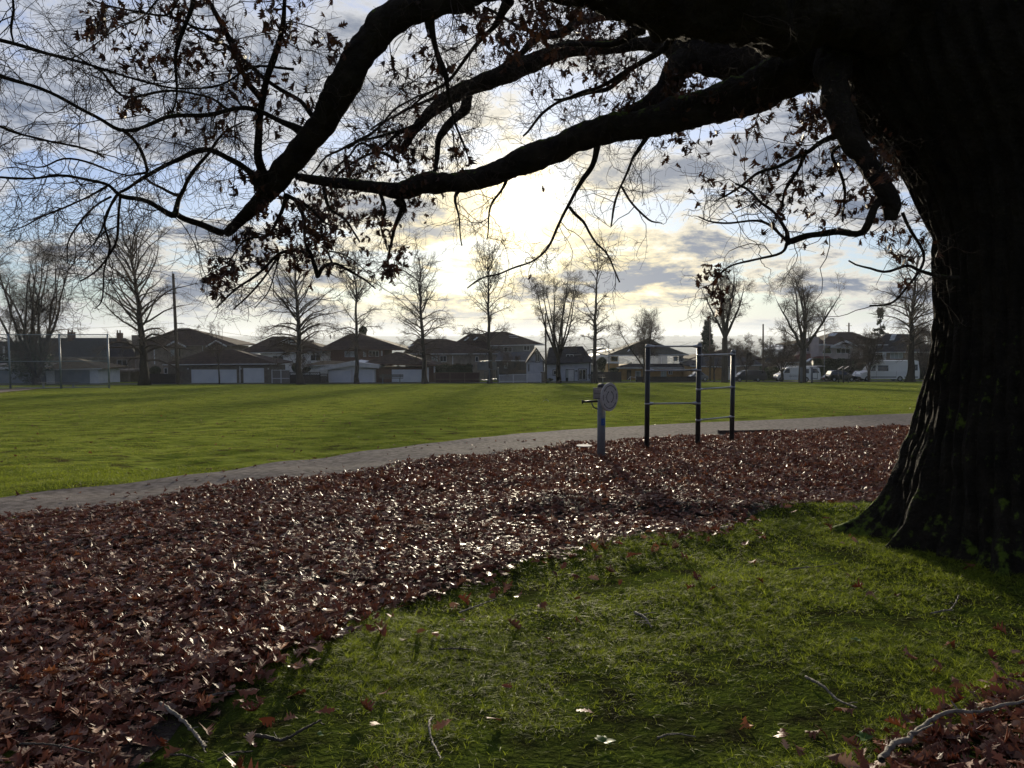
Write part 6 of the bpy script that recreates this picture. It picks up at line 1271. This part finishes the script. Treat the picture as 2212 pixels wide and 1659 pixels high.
# vehicles: lower body, cabin, glass, wheels, lights
def car(name, px0, px1, pt, pb, d, paint, prof, cab, label, cat, glass_side, W=1.8, wheels=(.17, .80), wr=.33, lights=True, extra=None, win=None, flip=False):
    """prof: lower body outline, cab: cabin outline, both in 0..1 of length and height (x to the right)"""
    a = at(px0, pb, d); b = at(px1, pb, d); L_ = b.x - a.x; zg = gzf((a.x + b.x) / 2, d) + .03; H = at(px0, pt, d).z - zg; e = empty(name, ((a.x + b.x) / 2, d, zg), label=label, cat=cat)
    X = lambda u: (u - .5) * L_; Z = lambda v: v * H
    k = MB(); k.prism([(X(u), Z(v)) for u, v in prof], 'y', 0, W); body = k.build('body', paint, e, bevel=.04)
    inset = .14; n = len(cab); zb = min(v for u, v in cab); zt = max(v for u, v in cab); f = lambda v: inset * (v - zb) / (zt - zb) + .02; k = MB()
    V0 = [(X(u), f(v), Z(v)) for u, v in cab] + [(X(u), W - f(v), Z(v)) for u, v in cab]; k.add(V0, [tuple(range(n)), tuple(range(2 * n - 1, n - 1, -1))] + [(i, i + n, (i + 1) % n + n, (i + 1) % n) for i in range(n)]); k.build('cabin', paint, e, bevel=.02)
    for poly in glass_side:
        for side in (0, 1):
            k = MB(); off = .012; v1 = [(X(u), (f(v) - off) if side == 0 else W - f(v) + off, Z(v)) for u, v in poly]; v2 = [(x, y + (.03 if side == 0 else -.03), z) for x, y, z in v1]; m_ = len(poly); k.add(v1 + v2, [tuple(range(m_)), tuple(range(2 * m_ - 1, m_ - 1, -1))] + [(i, i + m_, (i + 1) % m_ + m_, (i + 1) % m_) for i in range(m_)]); k.build('window', m_glass, e)
    for q0, q1 in (win or []):                       # windscreen / rear screen: sloping band across the width
        (u0, v0), (u1, v1_) = q0, q1; k = MB(); nx__ = -(Z(v1_) - Z(v0)); nz__ = X(u1) - X(u0); ln = math.hypot(nx__, nz__) or 1; sgn = 1 if nz__ > 0 else -1; ox, oz = sgn * nx__ / ln * .03, sgn * nz__ / ln * .03
        P = [(X(u0), .14 + f(v0) * .5, Z(v0)), (X(u0), W - .14 - f(v0) * .5, Z(v0)), (X(u1), W - .14 - f(v1_) * .6, Z(v1_)), (X(u1), .14 + f(v1_) * .6, Z(v1_))]; k.add([(x + ox, y, z + oz) for x, y, z in P] + [(x - ox * .5, y, z - oz * .5) for x, y, z in P], [(0, 1, 2, 3), (7, 6, 5, 4), (0, 4, 5, 1), (1, 5, 6, 2), (2, 6, 7, 3), (3, 7, 4, 0)]); k.build('windscreen', m_glass, e)
    for u in wheels:
        for yy in (0, W):
            s = 1 if yy == 0 else -1; k = MB(); k.tube([(X(u), yy - s * .012, wr), (X(u), yy + s * .2, wr)], wr, 20); t = k.build('wheel', mat('tyre_rubber', (.012, .012, .013), None, rough=.8), e, True)
            for p in t.data.polygons: p.use_smooth = len(p.vertices) == 4
            k = MB(); k.tube([(X(u), yy - s * .03, wr), (X(u), yy - s * .0135, wr)], wr * .58, 14); k.build('rim', m_steel, t)
    if lights:
        for u, mt in lights:
            for yy in (.06, W - .26): k = MB(); u0, v0 = u; x = X(u0); k.box(x - .06, x + .06, yy, yy + .2, Z(v0), Z(v0) + .14); k.build('headlight' if mt is m_sky else 'tail_light', mt, e)
    for nm, q, mt in (extra or []):
        k = MB()
        if nm in ('ladder_rack', 'roof_rack'): [k.box(X(u0), X(u1), y0, y1, Z(v0), Z(v1)) for u0, u1, y0, y1, v0, v1 in q]
        else: [k.box(X(u0), X(u1), y0, y1, Z(v0), Z(v1)) for u0, u1, y0, y1, v0, v1 in q]
        k.build(nm, mt, e)
    return e
p_white = mat('white_car_paint', (.74, .75, .78), (.80, .80, .82), scale=.5, rough=.3, spec=.5); p_grey = mat('grey_car_paint', (.045, .052, .065), (.055, .062, .078), scale=.5, rough=.25, spec=.6, metal=.4); p_black = mat('black_car_paint', (.008, .010, .018), None, rough=.2, spec=.6); p_silver = mat('silver_car_paint', (.25, .27, .30), None, rough=.25, metal=.6); m_red = mat('red_lens', (.25, .01, .01), None, rough=.3)
m_blackpl = mat('black_plastic', (.012, .012, .013), None, rough=.6)
sedan = [(.01, .22), (.10, .16), (.90, .16), (.99, .22), (1.0, .42), (.97, .56), (.80, .62), (.70, .64), (.28, .64), (.10, .60), (.0, .50)]
car('silver_car', h6(495, 0)[0], h6(660, 0)[0], h6(0, 415)[1], 822.5, 124.5, p_silver, sedan, [(.16, .62), (.34, .98), (.60, 1.0), (.86, .64)], 'silver rounded car half hidden behind the middle pull-up post', 'car', [[(.24, .66), (.36, .92), (.47, .93), (.47, .66)], [(.49, .66), (.49, .93), (.60, .93), (.76, .66)]], lights=[((.005, .40), m_sky), ((.985, .42), m_red)], win=[((.84, .665), (.62, .985)), ((.18, .665), (.33, .965))])
mini = [(.01, .20), (.08, .15), (.93, .15), (.99, .22), (1.0, .52), (.985, .60), (.22, .60), (.10, .52), (.01, .42)]
car('grey_minivan', h6(888, 0)[0], h6(1182, 0)[0], h6(0, 406)[1], 822.6, 122, p_grey, mini, [(.13, .585), (.30, .97), (.45, 1.0), (.85, 1.0), (.93, .93), (.985, .60)], 'grey people carrier parked facing left with red tail lights', 'minivan', [[(.20, .64), (.31, .91), (.36, .93), (.36, .64)], [(.38, .64), (.38, .93), (.54, .94), (.54, .64)], [(.56, .64), (.56, .94), (.73, .94), (.73, .64)], [(.76, .64), (.76, .93), (.87, .91), (.92, .64)]], wheels=(.16, .72), lights=[((.012, .38), m_sky), ((.975, .45), m_red)], win=[((.135, .60), (.295, .955)), ((.94, .90), (.985, .62))], extra=[('roof_rack', [(.42, .83, .2, .24, 1.0, 1.025), (.42, .83, 1.56, 1.6, 1.0, 1.025)], m_blackpl)])
van = [(.0, .16), (.06, .12), (.95, .12), (1.0, .16), (1.0, .56), (.12, .56), (.05, .50), (.01, .40)]
wv = car('work_van', h7(190, 0)[0], h7(735, 0)[0], h7(0, 652)[1], 823, 120, p_white, van, [(.11, .55), (.20, .90), (.26, .98), (.90, 1.0), (.97, .94), (1.0, .555)], 'white work van with ladder on its roof facing left', 'van', [[(.155, .60), (.21, .86), (.29, .88), (.29, .60)], [(.60, .48 + .1), (.60, .88), (.73, .88), (.73, .58)], [(.80, .60), (.80, .9), (.90, .9), (.97, .60)]], W=2.0, wheels=(.10, .67), wr=.38, lights=[((.006, .42), m_sky), ((.985, .40), m_red)], win=[((.115, .565), (.195, .87))],
  extra=[('ladder_rack', [(.30, 1.11, .3, .42, 1.045, 1.075), (.30, 1.11, 1.5, 1.62, 1.045, 1.075)] + [(.34 + .14 * i, .36 + .14 * i, .2, 1.8, .995, 1.044) for i in range(5)], m_trim), ('bumper', [(-.012, .03, .05, 1.95, .13, .28), (.985, 1.01, .05, 1.95, .13, .24)], m_blackpl), ('door_seam', [(.30, .302, -.006, .0, .2, .56), (.595, .597, -.006, .0, .2, .56), (.76, .762, -.006, .0, .2, .56)], m_blackpl)])
def lettering(txt, parent, x, y, z, size, m, name='lettering'):
    cu = bpy.data.curves.new(name, 'FONT'); cu.body = txt; cu.size = size; cu.extrude = .004; to = bpy.data.objects.new(name, cu); COL.objects.link(to)
    dg = bpy.context.evaluated_depsgraph_get(); me = bpy.data.meshes.new_from_object(to.evaluated_get(dg)); bpy.data.objects.remove(to); me.name = name
    o = link(name, me, m, parent); o.location = (x, y, z); o.rotation_euler = (R(90), 0, 0); return o
lettering('www.homeko.ca', wv, -1.55, -.008, .80, .36, mat('blue_grey_print', (.08, .09, .13), None, rough=.5))
car('black_car', h7(845, 0)[0], h8(375, 0)[0] - 24, h7(0, 695)[1], 823, 119, p_black, [(.0, .2), (.06, .15), (.93, .15), (.99, .22), (1.0, .44), (.80, .58), (.70, .62), (.05, .64), (.0, .5)], [(.02, .62), (.09, .94), (.20, 1.0), (.48, 1.0), (.58, .95), (.84, .60)], 'black hatchback parked facing right in front of the tall hedge', 'car', [[(.08, .66), (.14, .9), (.26, .93), (.26, .66)], [(.28, .66), (.28, .93), (.46, .93), (.46, .66)], [(.48, .66), (.48, .93), (.57, .90), (.72, .66)]], wheels=(.17, .80), lights=[((.99, .38), m_sky), ((.004, .45), m_sky)], win=[((.82, .63), (.585, .94))])
car('dark_car', h7(775, 0)[0], h7(880, 0)[0] + 12, h7(0, 748)[1], 822.5, 123.5, p_grey, sedan, [(.16, .62), (.34, .98), (.60, 1.0), (.86, .64)], 'low dark car mostly hidden behind the black hatchback', 'car', [[(.24, .66), (.36, .92), (.47, .93), (.47, .66)]], W=1.7, wr=.28, lights=[((.005, .40), m_red)])
car('silver_car', h8(205, 0)[0], h8(385, 0)[0], h8(0, 700)[1], 822.8, 122, p_silver, sedan, [(.16, .62), (.34, .98), (.60, 1.0), (.86, .64)], 'silver car tucked between the black hatchback and the tall white van', 'car', [[(.24, .66), (.36, .92), (.47, .93), (.47, .66)], [(.49, .66), (.49, .93), (.60, .93), (.76, .66)]], lights=[((.985, .42), m_sky)], win=[((.84, .665), (.62, .985))])
tv = car('tall_van', h8(285, 0)[0], h8(1018, 0)[0], h8(0, 570)[1], 822.5, 118.6, p_white, [(.0, .16), (.06, .11), (.97, .11), (1.0, .16), (1.0, .50), (.13, .50), (.03, .42), (.0, .34)], [(.125, .49), (.195, .82), (.26, .96), (.34, 1.0), (.95, 1.0), (.98, .97), (1.0, .495)], 'tall white high-roof van with dark side window facing left', 'van', [[(.165, .50 + .01), (.215, .76), (.245, .76), (.245, .51)], [(.285, .49 + .01), (.285, .77), (.465, .77), (.465, .50)], [(.88, .53), (.88, .81), (.965, .81), (.965, .53)]], W=2.2, wheels=(.115, .665), wr=.42, lights=[((.006, .36), m_sky), ((.985, .34), m_red)], win=[((.132, .51), (.19, .79))],
  extra=[('side_trim', [(.17, .60, -.012, -.002, .19, .235), (.74, .97, -.012, -.002, .19, .235)], m_blackpl), ('door_seam', [(.26, .263, -.006, .0, .16, .49), (.60, .602, -.006, .0, .16, .49)], m_blackpl), ('bumper', [(-.01, .04, .05, 2.15, .10, .22)], m_blackpl)])

# far valley: woods as one mass, far blocks and pale sheds one by one
wg = np.random.default_rng(9); n = 5200; y = 1 / (1 / 330. + wg.random(n) * (1 / 8600. - 1 / 330.)); x = wg.uniform(-1, 1, n) * y * .78; mask = np.sin(x * .004 + 1) + np.sin(y * .003 + x * .002) + wg.normal(0, .6, n) > -.2; x, y = x[mask], y[mask]; n = len(x)
ico = []
for i in range(5):
    for j in range(8): a = R(j * 45 + i * 20); el = R(-20 + i * 25); ico.append((math.cos(a) * math.cos(el), math.sin(a) * math.cos(el), math.sin(el)))
ico = np.array(ico); Qi = np.array([(i * 8 + j, i * 8 + (j + 1) % 8, (i + 1) * 8 + (j + 1) % 8, (i + 1) * 8 + j) for i in range(4) for j in range(8)])
rad = wg.uniform(4, 11, n) * (1 + y / 2200); V = ico[None] * (1 + wg.normal(0, .22, (n, 40, 1))) * np.stack([rad * wg.uniform(1, 2.2, n), rad, rad * wg.uniform(.7, 1.2, n) / (1 + y / 1800)], -1)[:, None] + np.stack([x, y, gz(x, y) + rad * .35], -1)[:, None]
Q = (Qi[None] + (np.arange(n) * 40)[:, None, None]).reshape(-1, 4); o = link('distant_woods', np_mesh('distant_woods', V.reshape(-1, 3), Q), mat('distant_foliage', (.025, .03, .02), (.06, .06, .045), scale=.01, rough=1, island=True)); tag(o, kind='stuff')
def block(px, w, ptop, d, m, label, name, cat, group, nwin=3):
    c = at(px, ptop, d); zg = gzf(c.x, d); W_ = w * d / F; h = c.z - zg; e = empty(name, (c.x, d, zg - 2), label=label, cat=cat, group=group); k = MB(); k.box(-W_ / 2, W_ / 2, 0, W_ * .6 + 8, 0, h + 2); k.build('wall', m, e)
    k = MB(); k.box(-W_ / 2 - .5, W_ / 2 + .5, -.5, W_ * .6 + 8.5, h + 2.01, h + 2.6); k.box(-W_ * .15, W_ * .15, W_ * .2, W_ * .4, h + 2.61, h + 5); k.build('roof', m_trim, e)
    k = MB(); fl = max(2, int(h / 4)); [k.box(-W_ / 2 + 1, W_ / 2 - 1, -.3, -.02, 2 + (h / fl) * (i + .35), 2 + (h / fl) * (i + .75)) for i in range(fl)]; k.build('window_band', m_glass, e)
m_far = mat('pale_concrete', (.25, .25, .25), (.35, .35, .35), scale=.1, rough=.9)
far_l = [(1327, 9, 728), (1345, 7, 729.5), (1365, 6, 730), (1443, 7, 731), (1462, 14, 724.5), (1478, 7, 726), (1600, 12, 722.5), (1612, 7, 721), (1630, 16, 724), (1655, 9, 727), (1668, 8, 729), (1500, 9, 729), (1420, 8, 730), (530, 12, 724), (1150, 10, 724)]
for i, (px, w, pt) in enumerate(far_l): block(px, w * .8, 723.2 + (pt - 721) * .28, 8300 + 40 * i, m_far, 'tiny hazy apartment block on the far ridge line', 'apartment_block', 'building', 'hazy blocks along the far ridge')
for i, (px, w, pt, d) in enumerate(((1300, 26, 753, 900), (1312, 30, 760, 760), (1297, 34, 768, 620), (1322, 22, 757, 820), (1432, 20, 752, 700), (1700, 34, 753, 560), (1690, 28, 747, 760))):
    c = at(px, pt, d); zg = gzf(c.x, d); W_ = w * d / F; h = max(4, c.z - zg); e = empty('warehouse', (c.x, d, zg - 1), label='pale roofed warehouse down in the hazy valley', cat='warehouse', group='pale warehouses in the valley'); k = MB(); k.box(-W_ / 2, W_ / 2, 0, 40, 0, h); k.build('wall', m_far, e); k = MB(); k.prism([(-W_ / 2 - .5, h), (W_ / 2 + .5, h), (W_ / 2 + .5, h + .5), (0, h + 2), (-W_ / 2 - .5, h + .5)], 'y', -.5, 41); k.build('roof', m_trim, e)

# haze over the valley
def build_haze():
    k = MB(); k.box(-8950, 8950, -50, 11900, -82, 60); m = bpy.data.materials.new('haze_air'); m.use_nodes = True; N = m.node_tree.nodes; L = m.node_tree.links
    N.remove(N['Principled BSDF']); v = N.new('ShaderNodeVolumePrincipled'); v.inputs['Color'].default_value = (.80, .86, .95, 1); v.inputs['Density'].default_value = HAZE_D; v.inputs['Anisotropy'].default_value = .35; L.new(v.outputs[0], N['Material Output'].inputs['Volume'])
    o = k.build('haze', m); tag(o, kind='stuff')
HAZE_D = 1.3e-4
build_haze()

# a scrap of white paper on the field
gx, gy = gpt(1179, 868); z = gzf(gx, gy); k = MB(); pts = [(-.16, 0), (-.13, .045), (-.07, .06), (-.02, .10), (.06, .115), (.11, .09), (.15, .015), (.16, 0)]
n = len(pts); k.add([(a, 0, b) for a, b in pts] + [(a * .85, .14, b * .55) for a, b in pts] + [(a * .9, .004, b - .006) for a, b in pts], [(i, i + 1, i + 1 + n, i + n) for i in range(n - 1)] + [(i + 2 * n, i + 1 + 2 * n, i + 1, i) for i in range(n - 1)])
o = k.build('paper_scrap', m_trim); o.location = (gx, gy, z + .02); tag(o, 'crumpled white paper scrap lying on the field grass left of the exercise post', 'litter')
